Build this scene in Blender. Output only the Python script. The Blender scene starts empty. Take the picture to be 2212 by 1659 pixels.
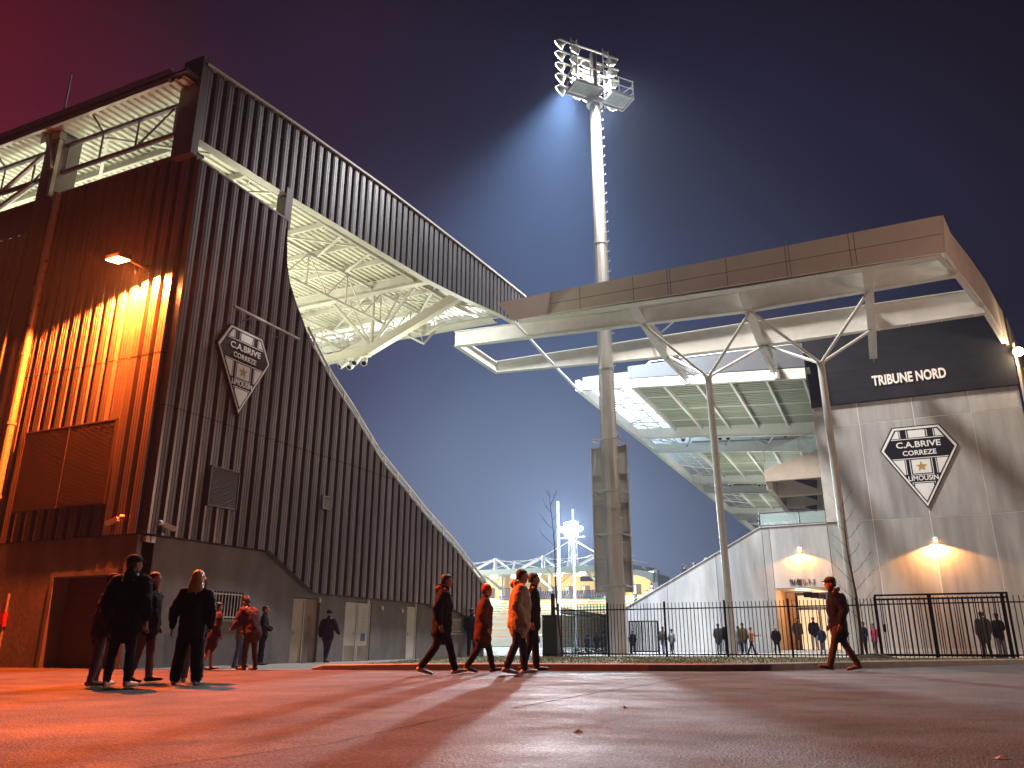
import bpy, bmesh, math, random
from math import sin, cos, tan, pi, radians, sqrt, atan2
from mathutils import Vector, Matrix
random.seed(7)
S = bpy.context.scene
COL = S.collection
# ------------------------------------------------------------------ camera
F = 1710.0 / 2212.0                     # focal length in frame widths
TH, PSI, HC = radians(18.07), radians(24.5), 0.58
cam_d = bpy.data.cameras.new("camera"); cam_d.sensor_width = 36.0; cam_d.lens = 36.0 * F
cam_d.clip_start = 0.05; cam_d.clip_end = 2000
cam = bpy.data.objects.new("camera", cam_d); COL.objects.link(cam)
cam.location = (0, 0, HC); cam.rotation_euler = (pi / 2 + TH, 0, PSI)
S.camera = cam
# ------------------------------------------------------------------ view
S.view_settings.view_transform = 'Standard'; S.view_settings.look = 'None'
S.view_settings.exposure = 0.0; S.view_settings.gamma = 1.0
S.cycles.use_denoising = True
S.cycles.max_bounces = 5; S.cycles.diffuse_bounces = 3; S.cycles.glossy_bounces = 3
S.cycles.transmission_bounces = 4; S.cycles.volume_bounces = 0; S.cycles.transparent_max_bounces = 8
S.cycles.caustics_reflective = False; S.cycles.caustics_refractive = False
S.cycles.sample_clamp_indirect = 4.0
# ------------------------------------------------------------------ sky: night, sodium light on the left, stadium light low over the pitch
W = bpy.data.worlds.new("World"); S.world = W; W.use_nodes = True
nt = W.node_tree; N = nt.nodes; L = nt.links
bg = N["Background"]; bg.inputs["Strength"].default_value = 1.0
tc = N.new("ShaderNodeTexCoord")
def vdot(dirv):
    n = N.new("ShaderNodeVectorMath"); n.operation = 'DOT_PRODUCT'
    n.inputs[1].default_value = Vector(dirv).normalized(); L.new(tc.outputs["Generated"], n.inputs[0]); return n.outputs["Value"]
def ramp(val, stops, interp='EASE'):
    r = N.new("ShaderNodeValToRGB"); r.color_ramp.interpolation = interp
    L.new(val, r.inputs[0]); e = r.color_ramp.elements
    while len(e) < len(stops): e.new(0.5)
    for el, (p, c) in zip(e, stops): el.position = p; el.color = (*c, 1)
    return r.outputs["Color"]
def addc(a, b):
    m = N.new("ShaderNodeMix"); m.data_type = 'RGBA'; m.blend_type = 'ADD'; m.inputs[0].default_value = 1
    L.new(a, m.inputs[6]); L.new(b, m.inputs[7]); return m.outputs[2]
def dirp(x, y):
    fw = Vector((-sin(PSI), cos(PSI), 0)); rt = Vector((cos(PSI), sin(PSI), 0)); z = Vector((0, 0, 1))
    f3 = fw * cos(TH) + z * sin(TH); u3 = -fw * sin(TH) + z * cos(TH)
    return f3 * 1710 + rt * (x - 1106) + u3 * (829.5 - y)
SKY_BASE = (0.0045, 0.0012, 0.0036)
glow = ramp(vdot(dirp(1160, 1330)), [(0.62, (0, 0, 0)), (0.80, (0.004, 0.005, 0.017)), (0.93, (0.026, 0.034, 0.074)), (1.0, (0.13, 0.165, 0.24))])
redg = ramp(vdot(dirp(-500, 500)), [(0.68, (0, 0, 0)), (0.88, (0.010, 0.0004, 0.0012)), (1.0, (0.10, 0.001, 0.005))])
base = N.new("ShaderNodeRGB"); base.outputs[0].default_value = (*SKY_BASE, 1)
allc = addc(addc(base.outputs[0], glow), redg)
nzw = N.new("ShaderNodeTexNoise"); nzw.inputs["Scale"].default_value = 3.0; nzw.inputs["Detail"].default_value = 3
L.new(tc.outputs["Generated"], nzw.inputs["Vector"])
mr = N.new("ShaderNodeMapRange"); mr.inputs["To Min"].default_value = 0.6; mr.inputs["To Max"].default_value = 1.4
L.new(nzw.outputs["Fac"], mr.inputs["Value"])
vm = N.new("ShaderNodeVectorMath"); vm.operation = 'SCALE'; L.new(allc, vm.inputs[0]); L.new(mr.outputs[0], vm.inputs["Scale"])
L.new(vm.outputs[0], bg.inputs["Color"])
# ------------------------------------------------------------------ lamps
def lamp(kind, name, loc, energy, color, target=None, size=0.3, spot=120, blend=0.5):
    d = bpy.data.lights.new(name, kind); d.energy = energy; d.color = color
    if kind in ('POINT', 'SPOT'): d.shadow_soft_size = size
    if kind == 'SPOT': d.spot_size = radians(spot); d.spot_blend = blend
    if kind == 'AREA': d.size = size
    o = bpy.data.objects.new(name, d); COL.objects.link(o); o.location = loc
    if target is not None: o.rotation_euler = (Vector(target) - Vector(loc)).to_track_quat('-Z', 'Y').to_euler()
    return o
ORANGE = (1.0, 0.125, 0.014); WARM = (1.0, 0.62, 0.38); WHITE = (1.0, 0.97, 0.93); BLUE = (0.36, 0.58, 1.0)
SODIUM = (-16.85, 13.08, 9.88)
lamp('SPOT', "sodium_lamp_light", SODIUM, 30000, ORANGE, (-15.6, 10.0, 0), 0.07, 172, 0.10)
lamp('POINT', "sodium_flare_fill", (-16.9, 12.2, 9.98), 130, (1.0, 0.10, 0.012), size=0.1)  # added red point light, imitates lens flare on the wall above the lamp
MAST = (-12.0, 38.7)
lamp('SPOT', "mast_flood_light", (-14.2, 40.0, 34.6), 400000, (0.62, 0.78, 1.0), (-32, 58, 0), 0.6, 98, 1.0)
lamp('SPOT', "mast_flood_light", (-12.3, 40.6, 33.4), 75000, (0.85, 0.92, 1.0), (-10, 46, 0), 0.6, 64, 1.0)
lamp('SPOT', "mast_spill_light", (-10.9, 37.0, 31.2), 52000, (1.0, 0.96, 0.93), (-9.0, 38.0, 0), 1.4, 135, 0.8)
lamp('POINT', "warm_fill_light", (16.0, 25.0, 9.0), 4200, (1.0, 0.60, 0.42), size=0.4)  # added unseen light that warms the canopy fascia and right asphalt
# ------------------------------------------------------------------ pixel of the 2212-px photograph -> point on a wall or on the ground
OC = Vector((0, 0, HC))
def oX(x, y, X): d = dirp(x, y); return OC + d * (X / d[0])
def oY(x, y, Y): d = dirp(x, y); return OC + d * (Y / d[1])
def oZ(x, y, Z=0.0): d = dirp(x, y); return OC + d * ((Z - HC) / d[2])
def oDeck(x, y, off=0.0):
    d = dirp(x, y); a = 15.6 + off; b = 0.075
    return OC + d * ((a - b * 13.5 - HC) / (d[2] - b * d[1]))
# ------------------------------------------------------------------ mesh helpers
class MB:
    def __init__(s): s.v = []; s.f = []
    def quad(s, a, b, c, d):
        i = len(s.v); s.v += [tuple(a), tuple(b), tuple(c), tuple(d)]; s.f.append((i, i + 1, i + 2, i + 3)); return s
    def poly(s, pts):
        i = len(s.v); s.v += [tuple(p) for p in pts]; s.f.append(tuple(range(i, i + len(pts)))); return s
    def box(s, x0, x1, y0, y1, z0, z1):
        i = len(s.v)
        s.v += [(x, y, z) for z in (z0, z1) for (x, y) in ((x0, y0), (x1, y0), (x1, y1), (x0, y1))]
        s.f += [(i, i + 3, i + 2, i + 1), (i + 4, i + 5, i + 6, i + 7), (i, i + 1, i + 5, i + 4), (i + 1, i + 2, i + 6, i + 5), (i + 2, i + 3, i + 7, i + 6), (i + 3, i, i + 4, i + 7)]
        return s
    def prism(s, pts, vec):                      # polygon (3-D points) pushed along vec
        n = len(pts); i = len(s.v); vec = Vector(vec)
        s.v += [tuple(p) for p in pts] + [tuple(Vector(p) + vec) for p in pts]
        s.f.append(tuple(range(i + n - 1, i - 1, -1))); s.f.append(tuple(range(i + n, i + 2 * n)))
        for k in range(n): j = (k + 1) % n; s.f.append((i + k, i + j, i + n + j, i + n + k))
        return s
    def tube(s, p, q, r, n=8, r2=None):
        p = Vector(p); q = Vector(q); d = q - p
        if d.length < 1e-6: return s
        d.normalize(); a = d.orthogonal().normalized(); b = d.cross(a); r2 = r if r2 is None else r2; i = len(s.v)
        for c, rr in ((p, r), (q, r2)):
            for k in range(n): t = 2 * pi * k / n; s.v.append(tuple(c + a * cos(t) * rr + b * sin(t) * rr))
        for k in range(n): j = (k + 1) % n; s.f.append((i + k, i + j, i + n + j, i + n + k))
        s.f.append(tuple(range(i + n - 1, i - 1, -1))); s.f.append(tuple(range(i + n, i + 2 * n))); return s
    def path(s, pts, r, n=6):
        for a, b in zip(pts, pts[1:]): s.tube(a, b, r, n)
        return s
    def beam(s, p, q, w, h, up=(0, 0, 1)):       # rectangular section, top of the section h/2 above the line
        p = Vector(p); q = Vector(q); d = (q - p).normalized(); up = Vector(up)
        a = d.cross(up).normalized() * (w / 2); b = a.cross(d).normalized() * (h / 2)
        pts = [p + a + b, p - a + b, p - a - b, p + a - b]; return s.prism(pts, q - p)
    def ibeam(s, p, q, h, w, t=0.03):            # p, q on the underside
        p = Vector(p); q = Vector(q); z = Vector((0, 0, 1))
        s.beam(p + z * t / 2, q + z * t / 2, w, t); s.beam(p + z * (h - t / 2), q + z * (h - t / 2), w, t)
        s.beam(p + z * (h / 2), q + z * (h / 2), t * 0.7, h - 2 * t); return s
    def ball(s, c, r, n=8, sc=(1, 1, 1)):
        i = len(s.v); c = Vector(c); m = n // 2
        for a in range(m + 1):
            th = pi * a / m
            for k in range(n): ph = 2 * pi * k / n; s.v.append((c.x + r * sc[0] * sin(th) * cos(ph), c.y + r * sc[1] * sin(th) * sin(ph), c.z + r * sc[2] * cos(th)))
        for a in range(m):
            for k in range(n): j = (k + 1) % n; s.f.append((i + a * n + k, i + a * n + n + k, i + a * n + n + j, i + a * n + j))
        return s
    def loft(s, rings):                           # closed rings of equal length, capped
        n = len(rings[0]); i = len(s.v)
        for r in rings: s.v += [tuple(p) for p in r]
        for a in range(len(rings) - 1):
            for k in range(n): j = (k + 1) % n; s.f.append((i + a * n + k, i + a * n + j, i + a * n + n + j, i + a * n + n + k))
        s.f.append(tuple(range(i + n - 1, i - 1, -1))); e = i + (len(rings) - 1) * n; s.f.append(tuple(range(e, e + n))); return s
    def mesh(s, name):
        me = bpy.data.meshes.new(name); me.from_pydata(s.v, [], s.f); me.validate(); me.update(); return me
    def build(s, name, mat, parent=None, smooth=False, origin=None, fix=True):
        if origin is not None: o_ = Vector(origin); s.v = [tuple(Vector(v) - o_) for v in s.v]
        me = s.mesh(name)
        if fix:
            bm = bmesh.new(); bm.from_mesh(me); bmesh.ops.recalc_face_normals(bm, faces=bm.faces); bm.to_mesh(me); bm.free()
        if smooth: me.polygons.foreach_set("use_smooth", [True] * len(me.polygons))
        o = bpy.data.objects.new(name, me); COL.objects.link(o)
        if mat: me.materials.append(mat)
        if origin is not None: o.location = origin
        if parent is not None:
            o.parent = parent
            if origin is None: o.location = -Vector(parent.location) if parent.type == 'EMPTY' else (0, 0, 0)
            else: o.location = Vector(origin) - Vector(parent.location)
        return o
def tag(o, label=None, cat=None, group=None, kind=None):
    if label: o["label"] = label
    if cat: o["category"] = cat
    if group: o["group"] = group
    if kind: o["kind"] = kind
    return o
def thing(name, loc, label, cat, group=None):
    o = bpy.data.objects.new(name, None); COL.objects.link(o); o.location = loc; o.empty_display_size = 0.2
    return tag(o, label, cat, group)
def sub(child, part):                             # make child a sub-part: part meshes sit at their own origin 0
    child.parent = part; child.location = (0, 0, 0); return child
# ------------------------------------------------------------------ materials
MATS = {}
def mat(name, col, rough=0.6, metal=0.0, var=0.0, vscale=3.0, bump=0.0, bscale=40.0, emit=None, estr=0.0, spec=0.5, stretch=None, coat=0.0, alpha=1.0, trans=0.0, col2=None, bdist=0.02):
    if name in MATS: return MATS[name]
    m = bpy.data.materials.new(name); m.use_nodes = True; t = m.node_tree; n = t.nodes; l = t.links; p = n["Principled BSDF"]
    p.inputs["Base Color"].default_value = (*col, 1); p.inputs["Roughness"].default_value = rough; p.inputs["Metallic"].default_value = metal
    p.inputs["Specular IOR Level"].default_value = spec; p.inputs["Coat Weight"].default_value = coat; p.inputs["Alpha"].default_value = alpha
    p.inputs["Transmission Weight"].default_value = trans
    if emit: p.inputs["Emission Color"].default_value = (*emit, 1); p.inputs["Emission Strength"].default_value = estr
    if var > 0 or bump > 0:
        g = n.new("ShaderNodeNewGeometry"); mp = n.new("ShaderNodeMapping"); l.new(g.outputs["Position"], mp.inputs["Vector"])
        if stretch: mp.inputs["Scale"].default_value = stretch
    if var > 0:
        z = n.new("ShaderNodeTexNoise"); z.inputs["Scale"].default_value = vscale; z.inputs["Detail"].default_value = 6; z.inputs["Roughness"].default_value = 0.62
        l.new(mp.outputs[0], z.inputs["Vector"])
        r = n.new("ShaderNodeValToRGB"); l.new(z.outputs["Fac"], r.inputs[0])
        c2 = col2 or tuple(c * (1 + var) for c in col); c1 = tuple(c * (1 - var) for c in col)
        r.color_ramp.elements[0].position = 0.3; r.color_ramp.elements[1].position = 0.72
        r.color_ramp.elements[0].color = (*c1, 1); r.color_ramp.elements[1].color = (*c2, 1); l.new(r.outputs[0], p.inputs["Base Color"])
        q = n.new("ShaderNodeMapRange"); q.inputs["To Min"].default_value = max(0.05, rough - 0.12); q.inputs["To Max"].default_value = min(1, rough + 0.12)
        l.new(z.outputs["Fac"], q.inputs["Value"]); l.new(q.outputs[0], p.inputs["Roughness"])
    if bump > 0:
        z2 = n.new("ShaderNodeTexNoise"); z2.inputs["Scale"].default_value = bscale; z2.inputs["Detail"].default_value = 4
        l.new(mp.outputs[0], z2.inputs["Vector"]); b = n.new("ShaderNodeBump"); b.inputs["Strength"].default_value = bump; b.inputs["Distance"].default_value = bdist
        l.new(z2.outputs["Fac"], b.inputs["Height"]); l.new(b.outputs[0], p.inputs["Normal"])
    MATS[name] = m; return m
def emis(name, col, s):
    if name in MATS: return MATS[name]
    m = bpy.data.materials.new(name); m.use_nodes = True; t = m.node_tree; t.nodes.clear()
    e = t.nodes.new("ShaderNodeEmission"); o = t.nodes.new("ShaderNodeOutputMaterial"); e.inputs[0].default_value = (*col, 1); e.inputs[1].default_value = s
    t.links.new(e.outputs[0], o.inputs[0]); MATS[name] = m; return m
def asphalt_mat():
    m = bpy.data.materials.new("asphalt"); m.use_nodes = True; t = m.node_tree; n = t.nodes; l = t.links; p = n["Principled BSDF"]
    g = n.new("ShaderNodeNewGeometry")
    def noise(sc, det=4, ro=0.6):
        z = n.new("ShaderNodeTexNoise"); z.inputs["Scale"].default_value = sc; z.inputs["Detail"].default_value = det; z.inputs["Roughness"].default_value = ro
        l.new(g.outputs["Position"], z.inputs["Vector"]); return z.outputs["Fac"]
    big = noise(0.45, 5); fine = noise(38, 3, 0.75)
    r = n.new("ShaderNodeValToRGB"); l.new(big, r.inputs[0]); r.color_ramp.elements[0].position = 0.35; r.color_ramp.elements[1].position = 0.68
    r.color_ramp.elements[0].color = (0.044, 0.036, 0.033, 1); r.color_ramp.elements[1].color = (0.080, 0.066, 0.060, 1)
    r2 = n.new("ShaderNodeValToRGB"); l.new(fine, r2.inputs[0]); r2.color_ramp.elements[0].position = 0.38; r2.color_ramp.elements[1].position = 0.66
    r2.color_ramp.elements[0].color = (0.35, 0.35, 0.35, 1); r2.color_ramp.elements[1].color = (1.9, 1.9, 1.9, 1)
    mx = n.new("ShaderNodeMix"); mx.data_type = 'RGBA'; mx.blend_type = 'MULTIPLY'; mx.inputs[0].default_value = 1; l.new(r.outputs[0], mx.inputs[6]); l.new(r2.outputs[0], mx.inputs[7])
    st = n.new("ShaderNodeMapRange"); st.inputs["From Min"].default_value = 0.40; st.inputs["From Max"].default_value = 0.52; st.inputs["To Min"].default_value = 0.62; st.inputs["To Max"].default_value = 1.05
    l.new(noise(1.3, 6, 0.7), st.inputs["Value"]); sv = n.new("ShaderNodeVectorMath"); sv.operation = 'SCALE'; l.new(mx.outputs[2], sv.inputs[0]); l.new(st.outputs[0], sv.inputs["Scale"])
    l.new(sv.outputs[0], p.inputs["Base Color"])
    q = n.new("ShaderNodeMapRange"); q.inputs["From Min"].default_value = 0.35; q.inputs["From Max"].default_value = 0.65; q.inputs["To Min"].default_value = 0.85; q.inputs["To Max"].default_value = 0.60
    l.new(noise(0.8, 5), q.inputs["Value"]); l.new(q.outputs[0], p.inputs["Roughness"]); p.inputs["Specular IOR Level"].default_value = 0.5
    v = n.new("ShaderNodeTexVoronoi"); v.inputs["Scale"].default_value = 64; l.new(g.outputs["Position"], v.inputs["Vector"])
    b = n.new("ShaderNodeBump"); b.inputs["Strength"].default_value = 0.9; b.inputs["Distance"].default_value = 0.018; l.new(v.outputs["Distance"], b.inputs["Height"])
    b2 = n.new("ShaderNodeBump"); b2.inputs["Strength"].default_value = 0.5; b2.inputs["Distance"].default_value = 0.03; l.new(noise(7, 5), b2.inputs["Height"]); l.new(b.outputs[0], b2.inputs["Normal"])
    l.new(b2.outputs[0], p.inputs["Normal"]); return m
M = dict(
    asphalt=asphalt_mat(),
    clad=mat("dark_cladding", (0.20, 0.19, 0.20), 0.34, 0.55, 0.25, 1.2, 0.08, 30, stretch=(1, 1, 0.15)),
    fascia=mat("roof_cladding", (0.22, 0.215, 0.235), 0.36, 0.6, 0.2, 1.0, stretch=(1, 1, 0.2)),
    concd=mat("dark_painted_concrete", (0.20, 0.20, 0.205), 0.75, 0, 0.3, 1.6, 0.25, 18, stretch=(1, 1, 0.4)),
    conc=mat("pale_concrete", (0.31, 0.30, 0.28), 0.7, 0, 0.34, 0.9, 0.18, 14, stretch=(1.6, 1.6, 0.22)),
    conc2=mat("raw_concrete", (0.42, 0.40, 0.36), 0.75, 0, 0.2, 1.2, 0.15, 20),
    steel=mat("painted_steel", (0.55, 0.535, 0.48), 0.5, 0.0, 0.1, 1.5),
    deck=mat("roof_deck_metal", (0.60, 0.60, 0.50), 0.5, 0.0, 0.10, 0.8),
    darksteel=mat("dark_steel", (0.035, 0.033, 0.035), 0.45, 0.3, 0.2, 4),
    galv=mat("galvanised_steel", (0.50, 0.48, 0.44), 0.42, 0.55, 0.25, 1.2, 0.1, 12, stretch=(1, 1, 0.25)),
    tan=mat("tan_cladding", (0.34, 0.27, 0.22), 0.55, 0.1, 0.12, 1.5, stretch=(1, 1, 0.2)),
    brown=mat("canopy_fascia_panel", (0.74, 0.66, 0.58), 0.6, 0.0, 0.06, 1.0),
    white=mat("white_paint", (0.75, 0.74, 0.70), 0.5, 0, 0.06, 2),
    black=mat("black_band_cladding", (0.012, 0.011, 0.014), 0.5, 0.0, 0.15, 1.0, stretch=(1, 1, 2), spec=.25),
    blackp=mat("black_paint", (0.008, 0.007, 0.010), 0.6, spec=.15),
    pipe=mat("downpipe_metal", (0.62, 0.56, 0.46), 0.3, 0.6, 0.1, 4),
    grass=mat("grass_soil", (0.09, 0.09, 0.03), 0.9, 0, 0.5, 6, 0.6, 60, col2=(0.22, 0.19, 0.07)),
    kerb=mat("kerb_concrete", (0.34, 0.32, 0.30), 0.8, 0, 0.2, 3, 0.3, 30),
    pave=mat("pavement_concrete", (0.30, 0.29, 0.28), 0.8, 0, 0.15, 2, 0.2, 20),
    pitch=mat("pitch_turf", (0.05, 0.12, 0.03), 0.9, 0, 0.3, 0.2),
    bark=mat("bark", (0.07, 0.05, 0.035), 0.9, 0, 0.3, 20),
    glass=mat("glass_pane", (0.75, 0.95, 0.90), 0.05, 0, trans=0.0, alpha=0.18),
    glaze=mat("roof_glazing", (0.80, 0.85, 0.85), 0.3, 0, 0.2, 1.5),
    soffit=mat("soffit_metal", (0.34, 0.37, 0.29), 0.55, 0, 0.2, 1.0, stretch=(0.3, 3, 1)),
    gold=mat("gold_paint", (0.42, 0.26, 0.07), 0.45),
    red=mat("red_paint", (0.5, 0.02, 0.02), 0.4),
)
E_SOD = emis("sodium_lamp_glow", (1.0, 0.55, 0.16), 60)
E_WARM = emis("warm_lamp_glow", (1.0, 0.66, 0.32), 25)
E_WHITE = emis("floodlight_glow", (0.95, 0.97, 1.0), 110)
E_FAR = emis("far_floodlight_glow", (0.92, 0.96, 1.0), 1500)

# ------------------------------------------------------------------ cladding: raised flats with narrow grooves and deep dark recesses
RIB = 0.42
def rib_profile(u0, u1):
    pts = [(u0, 0.0)]; u = u0
    prof = [(0.0, 0.0), (0.006, 0.12), (0.075, 0.13), (0.08, 0.112), (0.09, 0.112), (0.095, 0.13), (0.165, 0.13), (0.17, 0.112), (0.18, 0.112), (0.185, 0.13), (0.255, 0.13), (0.262, 0.12), (0.268, 0.0)]
    k = 0
    while True:
        b = u0 + k * RIB
        if b > u1: break
        for a, d in prof:
            if b + a < u1: pts.append((b + a, d))
        k += 1
    pts.append((u1, 0.0)); return pts
def interp(tab, u):
    if u <= tab[0][0]: return tab[0][1]
    for (a, za), (b, zb) in zip(tab, tab[1:]):
        if u <= b: return za + (zb - za) * (u - a) / max(b - a, 1e-6)
    return tab[-1][1]
def clad(mb, axis, plane, sgn, u0, u1, zb, zt, depth=1.0):
    fb = zb if callable(zb) else (lambda u: zb); ft = zt if callable(zt) else (lambda u: zt)
    P = rib_profile(u0, u1)
    def pt(u, d, z): return (plane + sgn * d * depth, u, z) if axis == 'Y' else (u, plane + sgn * d * depth, z)
    for (a, da), (b, db) in zip(P, P[1:]):
        mb.quad(pt(a, da, fb(a)), pt(b, db, fb(b)), pt(b, db, ft(b)), pt(a, da, ft(a)))
    return mb
def wall_holes(mb, axis, f0, f1, u0, u1, z0, z1, holes, top=None):
    us = sorted({u0, u1, *[h[0] for h in holes], *[h[1] for h in holes]}); zs = sorted({z0, z1, *[h[2] for h in holes], *[h[3] for h in holes]})
    us = [u for u in us if u0 <= u <= u1]; zs = [z for z in zs if z0 <= z <= z1]
    for a, b in zip(us, us[1:]):
        for c, d in zip(zs, zs[1:]):
            if any(h[0] <= (a + b) / 2 <= h[1] and h[2] <= (c + d) / 2 <= h[3] for h in holes): continue
            if axis == 'Y': mb.box(f0, f1, a, b, c, d)
            else: mb.box(a, b, f0, f1, c, d)
    return mb
def merged(o):
    bm = bmesh.new(); bm.from_mesh(o.data); bmesh.ops.remove_doubles(bm, verts=bm.verts, dist=0.0005)
    seen = {}
    for f in list(bm.faces):
        k = tuple(sorted(v.index for v in f.verts)); seen.setdefault(k, []).append(f)
    dead = [f for v in seen.values() if len(v) > 1 for f in v]
    bmesh.ops.delete(bm, geom=dead, context='FACES_ONLY'); bmesh.ops.recalc_face_normals(bm, faces=bm.faces); bm.to_mesh(o.data); bm.free(); return o
#PART2
# ================================================================== SETTING: ground
def sheet(name, pts, z, m, kind='structure'):
    mb = MB(); mb.poly([(x, y, z) if len((x, y)) == 2 else (x, y, z) for x, y in pts]); o = mb.build(name, m, fix=False); return tag(o, kind=kind)
sheet("asphalt_ground", [(-300, -60), (300, -60), (300, 500), (-300, 500)], 0.0, M['asphalt'])
sheet("pavement", [(-15.86, 13.7), (-13.6, 14.3), (-11.75, 15.15), (-12.5, 19.3), (-14.9, 26.0), (-15.2, 31.5), (-15.86, 31.5)], 0.004, M['pave'])
sheet("stadium_forecourt", [(-15.0, 32.2), (9.0, 32.2), (9.0, 47.9), (-15.0, 47.9)], 0.004, M['pave'])
sheet("pitch", [(-110, 40), (-24, 40), (-24, 112), (-110, 112)], 0.004, M['pitch'])
KB = [(-11.75, 15.1, .05), (-11.5, 15.17, .11), (-9.48, 15.8, .14), (-7.29, 16.55, .15), (-4.74, 17.32, .15), (-3.5, 17.8, .15), (-2.79, 18.3, .15), (-2.0, 19.3, .15), (-1.59, 20.07, .15), (.24, 22.82, .15), (3.33, 27.62, .13), (6.3, 32.0, .12)]
mb = MB(); w = .15
for (x0, y0, h0), (x1, y1, h1) in zip(KB, KB[1:]):
    d = Vector((x1 - x0, y1 - y0, 0)).normalized(); n = Vector((-d.y, d.x, 0)) * w
    a = Vector((x0, y0, 0)); b = Vector((x1, y1, 0))
    H0 = Vector((0, 0, h0)); H1 = Vector((0, 0, h1)); e = n * .15
    mb.quad(a, b, b + H1 - Vector((0, 0, .02)), a + H0 - Vector((0, 0, .02)))
    mb.quad(a + H0 - Vector((0, 0, .02)), b + H1 - Vector((0, 0, .02)), b + H1 + e, a + H0 + e)
    mb.quad(a + H0 + e, b + H1 + e, b + n + H1, a + n + H0); mb.quad(a + n + H0, b + n + H1, b + n - Vector((0, 0, .1)), a + n - Vector((0, 0, .1)))
x0, y0, h0 = KB[0]; mb.quad((x0, y0, 0), (x0, y0, h0), (x0 - .05, y0 + .14, h0), (x0 - .05, y0 + .14, 0))
tag(mb.build("kerb", M['kerb']), kind='structure')
G = [(x - .03, y + .13) for x, y, h in KB]; GH = [h - .01 for x, y, h in KB]
back = [(6.3, 31.75), (-15.0, 31.75), (-14.8, 26.0), (-12.4, 19.2)]
def gh(x, y):                                   # grass height
    return .14 + max(0, min(1, (y - 18) / 13)) * -.07 + .02 * sin(x * 1.3) * sin(y * .9)
bm = bmesh.new()
from mathutils.geometry import tessellate_polygon
outer = [Vector((x, y, 0)) for x, y in G] + [Vector((x, y, 0)) for x, y in back]
vs = [bm.verts.new((v.x, v.y, max(.03, (GH[i] if i < len(GH) else gh(v.x, v.y) - (.05 if i > len(GH) else 0))))) for i, v in enumerate(outer)]
for tri in tessellate_polygon([outer]):
    try: bm.faces.new([vs[i] for i in tri])
    except ValueError: pass
low = [bm.verts.new((v.co.x, v.co.y, -.1)) for v in vs]
for i in range(len(vs)): j = (i + 1) % len(vs); bm.faces.new([vs[i], vs[j], low[j], low[i]])
bmesh.ops.recalc_face_normals(bm, faces=bm.faces)
me = bpy.data.meshes.new("grass_verge"); bm.to_mesh(me); bm.free(); me.materials.append(M['grass'])
gv = bpy.data.objects.new("grass_verge", me); COL.objects.link(gv); tag(gv, kind='structure')
from mathutils.bvhtree import BVHTree
bvh = BVHTree.FromPolygons([v.co.copy() for v in me.vertices], [tuple(p.vertices) for p in me.polygons])
mb = MB(); rg = random.Random(3)
for i in range(26000):
    x = rg.uniform(-15, 6.3); y = rg.uniform(15, 31.8)
    h = bvh.ray_cast(Vector((x, y, 2)), Vector((0, 0, -1)))
    if h[0] is None or h[0].z < .02: continue
    z = h[0].z; a = rg.uniform(0, 2 * pi); l = rg.uniform(.02, .06); wd = .008; lx, ly = rg.uniform(-.02, .02), rg.uniform(-.02, .02)
    i0 = len(mb.v); mb.v += [(x - cos(a) * wd, y - sin(a) * wd, z - .004), (x + cos(a) * wd, y + sin(a) * wd, z - .004), (x + lx, y + ly, z + l)]; mb.f.append((i0, i0 + 1, i0 + 2))
tag(mb.build("grass", mat("grass_blades", (0.24, 0.27, 0.07), 0.8, 0, 0.5, 3, col2=(0.50, 0.42, 0.14)), fix=False), kind='stuff')
# asphalt joints and cracks: thin tar strips
mb = MB(); jr = random.Random(5)
def tar(pts, w0):
    out = []
    for (a, b) in zip(pts, pts[1:]):
        n = max(2, int((Vector(b) - Vector(a)).length / .12))
        for k in range(n): t = k / n; out.append(Vector(a).lerp(Vector(b), t) + Vector((jr.uniform(-.01, .01), jr.uniform(-.01, .01))))
    for a, b in zip(out, out[1:]):
        d = (b - a).normalized(); n = Vector((-d.y, d.x)) * w0 * jr.uniform(.5, 1.2)
        mb.quad((a.x - n.x, a.y - n.y, .004), (b.x - n.x, b.y - n.y, .004), (b.x + n.x, b.y + n.y, .004), (a.x + n.x, a.y + n.y, .004))
tar([(-3.39, 3.0), (-3.14, 4.2), (-3.36, 6.32), (-3.27, 7.2)], .006); tar([(-3.27, 7.2), (-3.31, 9.91), (-3.25, 14.6)], .012)
tag(mb.build("asphalt_joint", mat("tar", (0.02, 0.018, 0.018), 0.95, spec=.1), fix=False), kind='structure')
for (px, py, sx, sy, nm, c, lab) in [(1250, 1582, .05, .016, "litter", (0.35, 0.12, 0.04), "crumpled orange wrapper lying on the wet asphalt, nearest the camera"),
        (2165, 1640, .05, .018, "litter", (0.5, 0.4, 0.3), "pale paper scrap on the asphalt at the lower right"), (1350, 1530, .03, .012, "litter", (0.5, 0.45, 0.4), "small pale scrap on the asphalt beyond the orange wrapper"),
        (1320, 1421, .0, .0, "", None, "")]:
    if not nm: continue
    p = oZ(px, py, 0); mb = MB(); k = 6; rr = random.Random(px)
    ring = [(p.x + sx * cos(2 * pi * i / k) * rr.uniform(.7, 1.1), p.y + sy * 1.6 * sin(2 * pi * i / k) * rr.uniform(.7, 1.1)) for i in range(k)]
    top = (p.x, p.y, .022)
    for i in range(k): a, b = ring[i], ring[(i + 1) % k]; mb.poly([(a[0], a[1], .003), (b[0], b[1], .003), top])
    tag(mb.build(nm, mat("litter_%d" % px, c, 0.7)), lab, "litter")

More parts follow.
